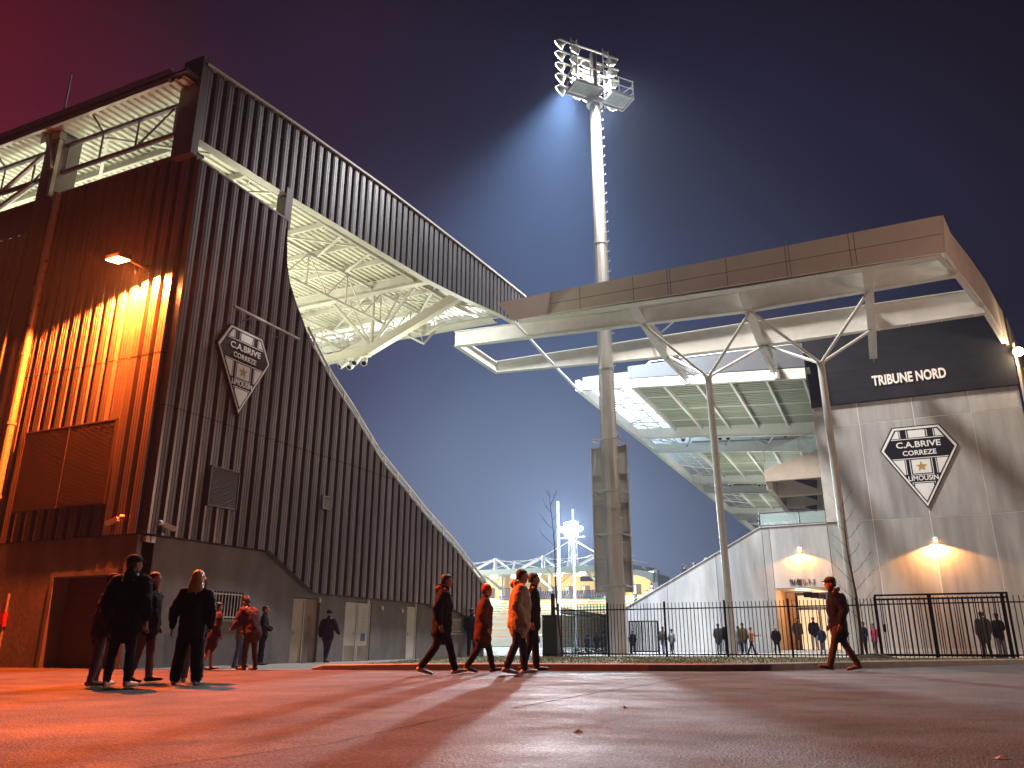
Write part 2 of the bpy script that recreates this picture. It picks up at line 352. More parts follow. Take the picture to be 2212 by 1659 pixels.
# ================================================================== LEFT GRANDSTAND
XA, YB = -15.8, 13.6
stand = thing("grandstand", (XA, YB, 0), "dark ribbed grandstand with curved gable and open truss roof, left of the floodlight mast", "grandstand")
ZT = [(13.6, 13.29), (17.30, 13.31), (17.33, 12.63), (17.42, 11.87), (17.64, 11.26), (18.04, 10.69), (18.35, 10.34), (18.83, 9.73), (19.56, 9.18), (20.24, 8.64), (21.37, 7.97), (23.23, 6.7), (26.66, 5.08), (28.91, 4.17), (31.94, 2.66)]
ZB = [(13.6, 3.03), (17.86, 3.04), (20.0, 2.0), (26.8, 1.96), (27.0, 1.87), (28.98, 1.80), (31.7, 1.14)]
gable = clad(MB(), 'Y', XA, 1, 13.6, 31.9, lambda u: interp(ZB, u), lambda u: interp(ZT, u)).build("gable_cladding", M['clad'], stand)
clad(MB(), 'X', YB, -1, -21.25, XA - .002, 3.03, 13.5).build("front_cladding", M['clad'], stand)
clad(MB(), 'Y', XA, 1, 13.6, 31.9, lambda u: min(6.2, interp(ZT, u) - .03), lambda u: min(6.22, interp(ZT, u) - .01), 1.04).build("sheet_joint", M['darksteel'], gable)
clad(MB(), 'X', YB, -1, -21.25, XA - .002, 7.6, 7.625, 1.04).build("sheet_joint", M['darksteel'], stand)
mb = MB()                                        # inner face and top trim of the gable wall
seg = [(13.6, 13.29)] + ZT[1:]
for (a, za), (b, zb_) in zip(ZT, ZT[1:]):
    mb.quad((XA - .12, a, interp(ZB, a)), (XA - .12, b, interp(ZB, b)), (XA - .12, b, zb_), (XA - .12, a, za))
    mb.quad((XA + .135, a, za + .01), (XA + .135, b, zb_ + .01), (XA - .13, b, zb_ + .01), (XA - .13, a, za + .01))
    mb.quad((XA + .135, a, za + .01), (XA + .135, b, zb_ + .01), (XA + .135, b, zb_ - .05), (XA + .135, a, za - .05))
mb.build("gable_trim", M['clad'], stand)
mb = MB()                                        # underside closing strip of the overhanging cladding
for (a, za), (b, zb_) in zip(ZB, ZB[1:]): mb.quad((XA + .12, a, za + .004), (XA + .12, b, zb_ + .004), (XA - .2, b, zb_ + .004), (XA - .2, a, za + .004))
mb.quad((-21.25, YB - .12, 3.034), (XA + .12, YB - .12, 3.034), (XA + .12, YB + .2, 3.034), (-21.25, YB + .2, 3.034)); mb.build("cladding_flashing", M['clad'], stand)
# painted concrete base
XC = XA - .06
holesA = [(19.3, 20.55, 0.0, 1.85), (21.87, 23.35, 0.0, 1.84), (25.63, 26.33, 0.0, 1.84), (15.6, 17.2, 1.15, 1.86), (28.93, 29.8, .93, 1.5)]
o = merged(wall_holes(MB(), 'Y', XC - .35, XC, 13.66, 31.9, 0, 2.6, holesA).build("concrete_base", M['concd'], stand))
mb = MB(); mb.box(XC - .35, XC, 13.66, 19.0, 2.6, 3.02); mb.box(XC - .5, XC - .36, 13.7, 31.9, 0, 1.9); merged(mb.build("concrete_base", M['concd'], stand))
holesB = [(-18.6, -16.25, 0.0, 2.18)]
o = merged(wall_holes(MB(), 'X', YB - .08, YB + .42, -27, XC, 0, 3.02, holesB).build("concrete_base", M['concd'], stand))
mb = MB(); mb.box(-18.5, -16.25, YB + .32, YB + .38, 0, 2.1)
for k in range(10): mb.box(-18.49, -16.26, YB + .305, YB + .32, .1 + k * .2, .27 + k * .2)
mb.build("garage_door", mat("brown_shutter", (0.10, 0.05, 0.04), 0.5), stand)
mb = MB(); mb.box(-18.62, -18.5, YB - .11, YB + .3, 0, 2.2); mb.box(-18.5, -16.2, YB - .11, YB + .3, 2.1, 2.2); mb.build("door_frame", M['concd'], stand)
# doors in the gable base
DW = mat("white_door_paint", (0.66, 0.65, 0.62), 0.4, 0, 0.08, 3)
def door(y0, y1, z1, inset=.12, m=DW, grille=False, name="door", hy=None):
    d = MB().box(XC - inset - .05, XC - inset, y0, y1, .01, z1).build(name, m, stand)
    fr = MB(); fr.box(XC - inset, XC - inset + .03, y0, y0 + .05, 0.01, z1); fr.box(XC - inset, XC - inset + .03, y1 - .05, y1, .01, z1); fr.box(XC - inset, XC - inset + .03, y0 + .05, y1 - .05, z1 - .05, z1); fr.build("frame", m, d)
    hy = hy or y0 + .12
    h = MB(); h.tube((XC - inset, hy, .85), (XC - inset + .06, hy, .85), .012, 6); h.tube((XC - inset + .05, hy, .85), (XC - inset + .05, hy + .1, .85), .01, 6); h.box(XC - inset, XC - inset + .008, hy - .02, hy + .02, .78, .92); h.build("handle", M['galv'], d)
    if grille:
        g = MB()
        for k in range(11): g.box(XC - inset + .001, XC - inset + .022, y0 + .07, y1 - .07, .08 + k * .037, .1 + k * .037)
        g.build("ventilation_grille", M['galv'], d)
    return d
door(19.35, 19.93, 1.82, .10, m=mat("cream_door_paint", (0.55, 0.50, 0.42), 0.45, 0, .08, 3)); MB().box(XC - .12, XC - .1, 19.95, 20.55, 0.01, 1.84).build("recess_panel", M['tan'], stand)
d1 = door(21.89, 22.6, 1.82, .06, grille=True, hy=22.46); d2 = door(22.63, 23.33, 1.82, .06, grille=True, hy=22.7)
mb = MB()
for z0, z1, y0, y1 in [(1.45, 1.66, 22.9, 23.12), (1.30, 1.40, 22.88, 23.12), (1.02, 1.26, 22.88, 23.12), (.9, .98, 22.88, 23.12)]: mb.box(XC - .055, XC - .05, y0, y1, z0, z1)
mb.build("paper_notice", mat("paper", (0.6, 0.6, 0.62), .7), d2)
MB().box(XC - .055, XC - .05, 22.88, 23.12, .62, .86).build("blue_notice", mat("blue_paper", (0.10, 0.20, 0.36), .6), d2)
door(25.65, 26.31, 1.82, .05)
def barred(y0, y1, z0, z1, n):
    wd = MB().box(XC - .25, XC - .2, y0, y1, z0, z1).build("barred_window", mat("dark_glass", (0.02, 0.02, 0.025), .15), stand)
    b = MB()
    for k in range(n): y = y0 + (k + .5) * (y1 - y0) / n; b.tube((XC - .02, y, z0), (XC - .02, y, z1), .012, 6)
    b.box(XC - .03, XC - .01, y0, y1, z0 + .05, z0 + .08); b.box(XC - .03, XC - .01, y0, y1, z1 - .08, z1 - .05); b.build("bars", M['white'], wd)
    MB().box(XC - .2, XC + .06, y0 - .05, y1 + .05, z0 - .05, z0).build("sill", M['galv'], wd)
barred(15.6, 17.2, 1.15, 1.86, 14); barred(28.93, 29.8, .93, 1.5, 10)
# louvres
def louvre(name, a, b, z0, z1, pl, n, axis='Y', m=M['clad']):
    o = MB()
    if axis == 'Y':
        o.box(pl, pl + .03, a, b, z0, z1); o.box(pl + .03, pl + .07, a, a + .03, z0, z1); o.box(pl + .03, pl + .07, b - .03, b, z0, z1); o.box(pl + .03, pl + .07, a, b, z1 - .03, z1 - .0005); o.box(pl + .03, pl + .07, a, b, z0 + .0005, z0 + .03)
        for k in range(n): z = z0 + .04 + k * (z1 - z0 - .08) / n; o.prism([(pl + .03, a + .03, z), (pl + .065, a + .03, z), (pl + .03, a + .03, z + .6 * (z1 - z0) / n)], (0, b - a - .06, 0))
    else:
        o.box(a, b, pl - .03, pl, z0, z1); o.box(a, a + .03, pl - .06, pl - .03, z0, z1); o.box(b - .03, b, pl - .06, pl - .03, z0, z1); o.box(a, b, pl - .06, pl - .03, z1 - .03, z1 - .0005); o.box((a + b) / 2 - .01, (a + b) / 2 + .01, pl - .06, pl - .03, z0, z1 - .04)
        for k in range(n): z = z0 + .04 + k * (z1 - z0 - .08) / n; o.prism([(a + .03, pl - .03, z), (a + .03, pl - .055, z), (a + .03, pl - .03, z + .6 * (z1 - z0) / n)], (b - a - .06, 0, 0))
    return o.build(name, m, stand)
louvre("louvre", 15.28, 16.33, 3.95, 5.0, XA + .135, 26, m=mat("louvre_grey", (0.17, 0.16, 0.16), .5, .2)); louvre("louvre", 19.98, 20.4, 4.55, 4.96, XA + .135, 9, m=mat("louvre_pale", (0.30, 0.29, 0.27), .5, .2))
louvre("louvre", -20.55, -17.07, 3.8, 5.96, YB - .13, 60, 'X', mat("louvre_brown", (0.12, 0.09, 0.08), .55, .2))
# roof: deck, fascia, trusses
def dz(y, off=0): return 15.6 + .075 * (y - 13.5) + off
mb = MB(); X0, X1, Y0, Y1 = -45.0, XA - .05, 12.9, 34.8
x = X0; P = []
while x < X1: P += [(x, 0), (x + .13, 0), (x + .16, .07), (x + .25, .07)]; x += .28
P = [(min(a, X1), b) for a, b in P]
for (a, da), (b, db) in zip(P, P[1:]):
    if b - a > 1e-5: mb.quad((a, Y0, dz(Y0, da)), (b, Y0, dz(Y0, db)), (b, Y1, dz(Y1, db)), (a, Y1, dz(Y1, da)))
mb.build("roof_deck", M['deck'], stand, fix=False)
mb = MB(); mb.prism([(X0, Y0 - .1, dz(Y0, .12)), (X0, Y1 + .1, dz(Y1, .12)), (X0, Y1 + .1, dz(Y1, .2)), (X0, Y0 - .1, dz(Y0, .2))], (X1 - X0 + .1, 0, 0)); mb.build("roof_covering", M['clad'], stand)
MB().box(X0, XA - .6, 12.8, 12.9, 15.5, 15.98).build("eave_beam", M['steel'], stand)
FT = [(13.4, 16.28), (15.63, 16.62), (18.85, 17.0), (23.26, 17.5), (29.16, 17.95), (36.2, 18.42)]; FBm = [(13.4, 13.86), (17.05, 14.15), (19.68, 14.41), (22.53, 14.67), (25.97, 15.01), (29.26, 15.51), (32.51, 16.1), (35.2, 16.5), (36.2, 17.9)]
XF = XA - .02
clad(MB(), 'Y', XF, 1, 13.4, 36.2, lambda u: interp(FBm, u), lambda u: interp(FT, u)).build("roof_fascia", M['fascia'], stand)
mb = MB()
for (a, b) in zip([13.4, 17.05, 19.68, 22.53, 25.97, 29.26, 32.51, 35.2], [17.05, 19.68, 22.53, 25.97, 29.26, 32.51, 35.2, 36.2]):
    za, zb_ = interp(FBm, a), interp(FBm, b); ta, tb = interp(FT, a), interp(FT, b)
    mb.quad((XF - .03, a, za), (XF - .03, b, zb_), (XF - .03, b, tb), (XF - .03, a, ta))
    mb.quad((XF - .16, a, za - .01), (XF - .16, b, zb_ - .01), (XF + .14, b, zb_ - .01), (XF + .14, a, za - .01))
    mb.beam((XF + .08, a, ta + .03), (XF + .08, b, tb + .03), .2, .08)
mb.build("fascia_trim", M['steel'], stand)
# dark corner post joining wall and fascia, vertical post where the wall curve begins
MB().box(XA - .62, XA + .13, 13.25, 13.48, 13.3, 16.5).build("corner_post", M['clad'], stand)
MB().box(XA - .25, XA + .12, 17.12, 17.42, 13.0, 14.4).build("gable_post", M['clad'], stand)
# front truss above wall B
mb = MB(); yt = 13.45
for z in (15.23, 14.26): mb.tube((-44, yt, z), (XA - .6, yt, z), .075, 8)
k = 0; x = XA - .9
while x > -34:
    mb.tube((x, yt, 15.23), (x, yt, 14.26), .03, 6)
    if k % 3 == 1: mb.tube((x, yt, 14.26), (x + 1.5, yt, 15.23), .035, 6)
    if k % 3 == 2: mb.tube((x, yt, 15.23), (x, yt - .6, 15.7), .03, 6)
    x -= 1.5; k += 1
mb.build("front_truss", M['clad'], stand)
mb = MB(); mb.tube((-22.5, yt, 14.26), (-25.8, yt + .3, 13.6), .09, 8); mb.tube((-22.3, yt, 15.2), (-25.5, yt, 13.6), .09, 8); mb.build("diagonal_brace", M['steel'], stand)
# purlins along the stand
for yp in (15.3, 17.6, 19.9, 21.95, 24.05, 26.05, 30.15, 32.5): MB().beam((X0, yp, dz(yp, -.12)), (XA - .3, yp, dz(yp, -.12)), .09, .22).build("purlin", M['steel'], stand)
MB().ibeam((X0, 28.2, dz(28.2, -.62)), (XA - .25, 28.2, dz(28.2, -.62)), .6, .3, .04).build("main_girder", M['steel'], stand)
MB().ibeam((X0, 34.6, dz(34.6, -.42)), (XA - .25, 34.6, dz(34.6, -.42)), .4, .2, .03).build("eave_girder", M['steel'], stand)
# lattice trusses running towards the pitch
def lattice(xp, ya, yb, drop, n, r=.05):
    t = MB(); P1 = [(xp, ya + (yb - ya) * k / n) for k in range(n + 1)]
    up = [Vector((xp, y, dz(y, -.30))) for _, y in P1]; lo = [Vector((xp, y, dz(y, -.30) - drop * (1 if 0 < k < n else .12))) for k, (_, y) in enumerate(P1)]
    t.beam(up[0], up[-1], .11, .13)
    for a, b in zip(lo, lo[1:]): t.tube(a, b, r * 1.2, 6)
    for k in range(n + 1):
        if k % 2 == 0: t.tube(up[k], lo[k], r * .8, 6)
        if k < n: (t.tube(up[k], lo[k + 1], r * .6, 6) if k % 2 == 0 else t.tube(lo[k], up[k + 1], r * .6, 6))
        if k < n and k % 2: t.tube(up[k], Vector((xp - .9, up[k].y + .7, dz(up[k].y + .7, -.1))), r * .5, 5)
    return t.build("roof_truss", M['steel'], stand)
lattice(-17.7, 15.5, 34.4, .12, 9, .04); lattice(-20.1, 15.5, 34.4, 1.45, 14); lattice(-25.6, 15.5, 34.4, 1.45, 14); lattice(-31.1, 15.5, 34.4, 1.45, 14)
# wind bracing: flat diagonals under the deck
mb = MB()
for (xa, ya, xb, yb) in [(-16.2, 19.9, -19.9, 17.6), (-16.2, 26.0, -19.9, 21.9), (-16.3, 24.0, -20.0, 26.0), (-16.2, 21.9, -20, 24.05), (-16.3, 28.2, -20, 32.4), (-20, 28.2, -25.5, 32.5), (-20.1, 26.0, -25.5, 21.9), (-16.2, 17.6, -20, 13.8), (-20, 13.8, -25.5, 17.6), (-25.5, 13.8, -31, 17.6), (-16.4, 33.5, -19.9, 30.1)]:
    mb.beam((xa, ya, dz(ya, -.28)), (xb, yb, dz(yb, -.28)), .1, .06)
mb.build("roof_bracing", M['steel'], stand)
# cranked girder carrying the roof end, with its tubular props
Yg = 29.5; Nn = oY(802, 756, Yg); Lf = oY(686, 782, Yg); Lf2 = Nn + (Lf - Nn) * 3.0; Rt = oY(997, 636, Yg)
mb = MB(); mb.beam(Nn, Lf2, .34, .42); mb.beam(Nn + Vector((-.05, 0, .0)), Rt, .34, .42); mb.build("cranked_girder", M['steel'], stand)
for p in ((713, 647.6), (808, 624), (900, 609.5), (751, 644), (862, 640)): MB().tube(Nn + Vector((0, 0, .15)), oDeck(*p, -.25), .085 if p[0] not in (751, 862) else .045, 8).build("prop", M['steel'], stand)
nd = oY(663, 742, 29.5); MB().tube(oDeck(590, 640, -.3), nd, .09, 8).build("prop", M['steel'], stand)
Y2 = 33.2
for (nx, ny, ax, ay, bx, by) in [(742, 756, 666, 718, 795, 727), (916.6, 723.8, 880, 712, 960.6, 697.5)]:
    t = MB(); n0 = oY(nx, ny, Y2); a = oY(ax, ay, Y2); b = oY(bx, by, Y2); t.tube(a, n0, .07, 6); t.tube(n0, b, .07, 6); up = Vector((n0.x, Y2, dz(Y2, -.25))); t.tube(n0, up, .04, 6)
    for f in (.33, .66): 
        p = a.lerp(n0, f); q = b.lerp(n0, f); t.tube(p, Vector((p.x + .5, Y2, dz(Y2, -.25))), .03, 5); t.tube(q, Vector((q.x - .5, Y2, dz(Y2, -.25))), .03, 5); t.tube(n0, Vector((p.x + .2, Y2, dz(Y2, -.25))), .03, 5); t.tube(n0, Vector((q.x - .2, Y2, dz(Y2, -.25))), .03, 5)
    t.tube((a.x, Y2, dz(Y2, -.25)), (b.x, Y2, dz(Y2, -.25)), .05, 6); t.build("eave_truss", M['steel'], stand)
# small floodlights along the front eave
for i in range(12):
    x = -17.4 - i * 1.05; z = dz(34.4, -.55)
    b = MB().box(x - .16, x + .16, 34.45, 34.6, z - .13, z + .13).build("eave_floodlight", M['galv'], stand)
    MB().box(x - .14, x + .14, 34.602, 34.62, z - .11, z + .11).build("lens", E_WHITE, b)
    MB().box(x - .14, x + .14, 34.42, 34.449, z - .11, z + .11).build("lens", E_WHITE, b)
mb = MB(); z = dz(34.4, -.72); mb.beam((-32, 34.5, z), (-16.6, 34.5, z), .06, .06); mb.beam((-32, 33.6, z), (-16.6, 33.6, z), .06, .06); mb.box(-32, -16.6, 33.6, 34.5, z - .03, z - .015); mb.build("eave_catwalk", M['steel'], stand)
for (x, y, e) in [(-19.5, 31.0, 420), (-24.0, 24.5, 900), (-27.5, 33.4, 420), (-19.0, 19.5, 480), (-22, 15.2, 260), (-29, 15.2, 300), (-26, 17.0, 520), (-33, 26, 900), (-33, 18, 600)]:
    lamp('SPOT', "roof_bounce_fill", (x, y, dz(y) - 5.2), e * 2.0, (1.0, .97, .72), (x, y, 30), .5, 165, .6)  # added upward fill in place of floodlight bounced off the pitch, no fixtures
# railing that follows the sloping edge
mb = MB(); pts = [(y, z) for y, z in ZT if y >= 18.8]; top = [Vector((XA - .02, y + .02, z + .42)) for y, z in pts]; top[0].z += .1
mb.path(top, .05, 6); mb.path([p - Vector((0, 0, .21)) for p in top], .035, 6); R_ = mb.build("railing", M['white'], stand)
mb = MB(); L0 = 0.0; y = 19.2
while y < 31.9:
    z = interp(ZT, y); mb.beam((XA - .02, y, z - .05), (XA - .02, y, z + .42), .09, .09, (0, 1, 0)); y += .88
mb.build("railing_post", M['white'], R_)
# seating terrace behind the gable wall
mb = MB(); y = 31.2; z = 2.0
while y > 18.6:
    mb.box(-44, XA - .2, y - .8, y, 0.5, z); y -= .8; z += .40
mb.build("seating_terrace", M['conc2'], stand)
# left end: pillar, pipes, tan cladding
MB().box(-22.0, -21.27, YB - .35, YB + .3, 0, 16.0).build("pillar", M['clad'], stand)
mb = MB(); mb.box(-22.1, -21.2, YB - .5, YB - .3, 15.3, 15.55); mb.beam((-21.9, YB - .5, 16.1), (-21.3, YB - .5, 14.2), .12, .12); mb.beam((-21.3, YB - .4, 13.3), (-21.3, YB - .4, 15.3), .12, .12, (0, 1, 0)); mb.build("bracket", M['galv'], stand)
clad(MB(), 'X', YB, -1, -30, -22.05, 3.03, 12.55, .35).build("side_cladding", M['tan'], stand)  # light painted into the colour: tan as high as another lamp reaches
MB().box(-30, -22.05, YB - .01, YB + .1, 12.56, 13.52).build("unlit_wall_band", M['clad'], stand)  # same wall in a darker material, above that lamp's light
MB().box(-30, XA - .01, YB - .15, YB + .25, 13.49, 13.56).build("wall_capping", M['clad'], stand)
mb = MB(); mb.tube((-21.05, YB - .3, .5), (-21.05, YB - .3, 13.4), .10, 12)
for z in (2.3, 4.2, 6.2, 8.2, 10.2): mb.tube((-21.05, YB - .3, z), (-21.05, YB - .3, z + .08), .125, 12)
mb.build("downpipe", M['pipe'], stand, smooth=False)
MB().tube((-21.75, YB - .5, 0), (-21.75, YB - .5, 12.3), .05, 8).build("conduit", M['darksteel'], stand)
# aerial rod on the pillar
t = thing("aerial", (-21.75, YB - .2, 16.0), "thin white aerial rod standing on the pillar left of the dark roof", "aerial")
MB().tube((-21.75, YB - .2, 16.0), (-21.75, YB - .2, 18.0), .04, 8, .025).build("rod", M['white'], t); MB().box(-21.86, -21.64, YB - .31, YB - .09, 15.98, 16.12).build("base", M['galv'], t)
# sodium wall lamp
t = thing("wall_lamp", (-16.9, YB - .1, 10.1), "bright orange sodium floodlight on an arm in front of the ribbed wall", "lamp")
mb = MB(); mb.prism([(-17.15, 12.75, 10.0), (-17.15, 12.35, 9.94), (-17.15, 12.38, 10.06), (-17.15, 12.75, 10.18)], (.5, 0, 0)); mb.build("housing", M['darksteel'], t)
MB().prism([(-17.11, 12.73, 9.99), (-17.11, 12.37, 9.93), (-17.11, 12.37, 9.915), (-17.11, 12.73, 9.972)], (.42, 0, 0)).build("lens", E_SOD, t)
mb = MB(); mb.tube((-16.9, 12.75, 10.1), (-16.9, YB - .14, 10.1), .03, 8); mb.box(-17.0, -16.8, YB - .16, YB - .13, 10.0, 10.2); mb.build("arm", M['darksteel'], t)
# red hydrant box with riser pipe at the far left
t = thing("fire_box", (-20.62, YB - .1, 0), "red fire box on a riser pipe at the left wall", "fire box")
hb = oY(5, 1330, YB - .1); t.location = (hb.x, YB - .1, 0)
MB().box(hb.x - .12, hb.x + .16, YB - .16, YB + .05, .95, 1.3).build("box", M['red'], t); MB().tube((hb.x + .1, YB - .1, 0), (hb.x + .1, YB - .1, 1.75), .03, 8).build("riser", M['pipe'], t); MB().box(hb.x - .1, hb.x + .14, YB - .165, YB - .16, 1.0, 1.25).build("door", mat("red_door", (.6, .03, .04), .35), t)
# security cameras at the corner
def seccam(p, d, lab):
    t = thing("security_camera", p, lab, "camera", "security cameras at the building corner"); p = Vector(p); d = Vector(d).normalized()
    MB().ball(p, .07, 10).build("mount", M['white'], t, smooth=True); MB().tube(p, p + d * .12, .025, 8).build("arm", M['white'], t)
    q = p + d * .1; b = MB().beam(q, q + d * .3, .1, .11).build("body", M['white'], t); MB().tube(q + d * .3, q + d * .31, .035, 10).build("lens", M['blackp'], b)
seccam((-16.35, YB - .2, 3.42), (-.85, -.35, -.38), "white security camera at the corner pointing left along the orange lit wall")
seccam((XA + .22, 13.85, 3.3), (.35, .9, -.3), "white security camera at the corner pointing right along the grey ribbed wall")
t = thing("junction_box", (XA + .14, 13.7, 2.98), "pair of small white boxes just below the corner camera", "junction box")
MB().box(XA + .01, XA + .1, 13.62, 13.74, 2.84, 2.98).build("box", M['white'], t); MB().box(XA + .01, XA + .1, 13.78, 13.9, 2.84, 2.98).build("box", M['white'], t)
for y, zz, w_, lb in [(20.45, 1.86, .05, "small white lamp under the cladding by the open door recess"), (23.05, 1.93, .05, "small white lamp above the double door"), (23.9, 1.75, .07, "small square white sensor right of the double door"), (25.2, 1.7, .06, "small white box left of the narrow door"), (26.1, 1.92, .05, "small white lamp above the narrow white door")]:
    tt = thing("wall_fitting", (XC, y, zz), lb, "wall fitting", "small fittings on the concrete base"); MB().box(XC, XC + .03, y - w_, y + w_, zz - .02, zz + .03).build("plate", M['galv'], tt); MB().box(XC + .031, XC + .09, y - w_ * .7, y + w_ * .7, zz - .12, zz + .01).build("cover", M['white'], tt)

# ================================================================== emblem signs and lettering
def clip(poly, hull):
    out = poly
    for i in range(len(hull)):
        a = hull[i]; b = hull[(i + 1) % len(hull)]; inp = out; out = []
        def side(p): return (b[0] - a[0]) * (p[1] - a[1]) - (b[1] - a[1]) * (p[0] - a[0])
        for k in range(len(inp)):
            p = inp[k]; q = inp[(k + 1) % len(inp)]; sp, sq = side(p), side(q)
            if sp >= 0: out.append(p)
            if sp * sq < 0: t_ = sp / (sp - sq); out.append((p[0] + (q[0] - p[0]) * t_, p[1] + (q[1] - p[1]) * t_))
        if not out: return []
    return out
def text_obj(s, size, mat_, parent, name, mtx, width=None, bold=.02, ext=.01, squeeze=1.0):
    c = bpy.data.curves.new(name, 'FONT'); c.body = s; c.size = size; c.align_x = 'CENTER'; c.align_y = 'CENTER'; c.offset = bold * size; c.extrude = ext; c.resolution_u = 3
    o = bpy.data.objects.new(name, c); COL.objects.link(o); bpy.context.view_layer.update()
    me = bpy.data.meshes.new_from_object(o.evaluated_get(bpy.context.evaluated_depsgraph_get())); bpy.data.objects.remove(o)
    xs = [v.co.x for v in me.vertices]; w0 = max(xs) - min(xs); sx = (width / w0) if width else squeeze
    me.transform(mtx @ Matrix.Diagonal((sx, 1, 1, 1))); me.materials.clear(); me.materials.append(mat_); me.name = name
    o = bpy.data.objects.new(name, me); COL.objects.link(o); o.parent = parent
    o.location = -Vector(parent.location) if parent.type == 'EMPTY' else (0, 0, 0); return o
def emblem(org, U, Nn_, sc, label):
    U = Vector(U); Nn_ = Vector(Nn_); Zv = Vector((0, 0, 1)); org = Vector(org)
    t = thing("emblem_sign", org, label, "sign", "club emblem signs on the stand walls")
    def P3(p, d): return org + U * p[0] * sc + Zv * p[1] * sc + Nn_ * d
    hull = [(0, -4.57), (1.94, -1.26), (1.19, 0), (-1.19, 0), (-1.94, -1.26)]
    def scl(f): cx, cy = 0, -1.75; return [(cx + (x - cx) * f, cy + (y - cy) * f) for x, y in hull]
    def layer(polys, d, name, m):
        b = MB()
        for p in polys:
            if len(p) > 2: b.prism([P3(q, d) for q in p], Nn_ * .006)
        return b.build(name, m, t)
    MB().prism([P3(q, 0) for q in hull], Nn_ * .08).build("panel", M['blackp'], t)
    layer([scl(.965)], .081, "white_border", M['white']); layer([scl(.90)], .088, "black_field", M['blackp'])
    H = scl(.86); R = lambda a, b, c, d: clip([(a, d), (b, d), (b, c), (a, c)], H)
    cells = [R(-1.9, -.90, -.2, -.66), R(-.42, .42, -.2, -.66), R(.90, 1.9, -.2, -.66), R(-2, -.80, -1.88, -2.70), R(-.46, .46, -1.90, -2.66), R(.80, 2, -1.88, -2.70), R(-.46, .46, -3.22, -4.6)]
    ln = .035
    for x in (-.84, -.50, .50, .84): cells.append(R(x - ln / 2, x + ln / 2, -.2, -.66))
    cells += [R(-2, 2, -.70, -.74), R(-2, 2, -1.80, -1.84), R(-.74 - ln / 2, -.74 + ln / 2, -1.88, -2.70), R(.74 - ln / 2, .74 + ln / 2, -1.88, -2.70)]
    for x in (-.54, .54): cells += [R(x - ln / 2, x + ln / 2, -1.88, -2.74), R(x - ln / 2, x + ln / 2, -3.14, -4.2)]
    cells += [R(-.54, .54, -2.72, -2.755), R(-.54, .54, -3.14, -3.175)]
    layer(cells, .095, "white_field", M['white'])
    star = [(sin(2 * pi * k / 10) * (.30 if k % 2 == 0 else .125), -2.29 + cos(2 * pi * k / 10) * (.30 if k % 2 == 0 else .125)) for k in range(10)]
    b = MB()
    for k in range(10): b.prism([P3((0, -2.29), .102), P3(star[k], .102), P3(star[(k + 1) % 10], .102)], Nn_ * .006)
    b.build("star", M['gold'], t)
    def mtx(y):
        c = P3((0, y), .1); m = Matrix.Identity(4); m.col[0][:3] = U; m.col[1][:3] = Zv; m.col[2][:3] = Nn_; m.col[3][:3] = c; return m
    LT = mat("letter_white", (0.8, 0.79, 0.76), .5)
    text_obj("C.A.BRIVE", .46 * sc, LT, t, "lettering", mtx(-1.06), 2.2 * sc); text_obj("CORREZE", .38 * sc, LT, t, "lettering", mtx(-1.53), 1.66 * sc); text_obj("LIMOUSIN", .38 * sc, LT, t, "lettering", mtx(-2.94), 1.46 * sc)
    return t
emblem((XA + .14, 15.98, 9.01), (0, 1, 0), (1, 0, 0), .543, "diamond shaped club emblem on the dark ribbed gable wall")
t = thing("sign_lamp_bar", (XA + .5, 16.4, 9.36), "slim metal lamp bar fixed above the emblem on the dark ribbed wall", "lamp bar")
lamp('SPOT', "emblem_fill_light", (XA + 1.0, 16.2, 9.6), 22, (1, .93, .88), (XA + .1, 16.0, 7.8), .2, 80, .8)  # added fill to brighten the emblem; the bar itself is unlit
MB().beam((XA + .55, 15.05, 9.36), (XA + .55, 17.8, 9.36), .08, .06).build("bar", M['galv'], t)
mb = MB(); mb.tube((XA + .13, 15.8, 9.25), (XA + .55, 15.8, 9.34), .018, 6); mb.tube((XA + .13, 17.2, 9.25), (XA + .55, 17.2, 9.34), .018, 6); mb.build("arm", M['galv'], t)
# hanging cluster of small floodlights / loudspeakers under the cranked girder
t = thing("hanging_projector_cluster", Nn + Vector((-.9, 0, -.3)), "four cylinder projectors hanging under the cranked roof girder", "projector cluster")
c0 = Nn + Vector((-.75, 0, -.25)); MB().box(c0.x - .7, c0.x + .7, c0.y - .2, c0.y + .1, c0.z - .08, c0.z).build("bracket", M['steel'], t)
for dx, dzz, tl in ((-.5, -.18, -.4), (-.12, -.3, -.1), (.1, -.12, .0), (.5, -.22, .25)):
    a = c0 + Vector((dx, -.1, dzz)); b = a + Vector((tl * .6, -.3, -.32)); c_ = MB().tube(a, b, .13, 10, .16).build("projector", M['white'], t); MB().tube(b, b + (b - a).normalized() * .01, .12, 10).build("lens", M['blackp'], c_)
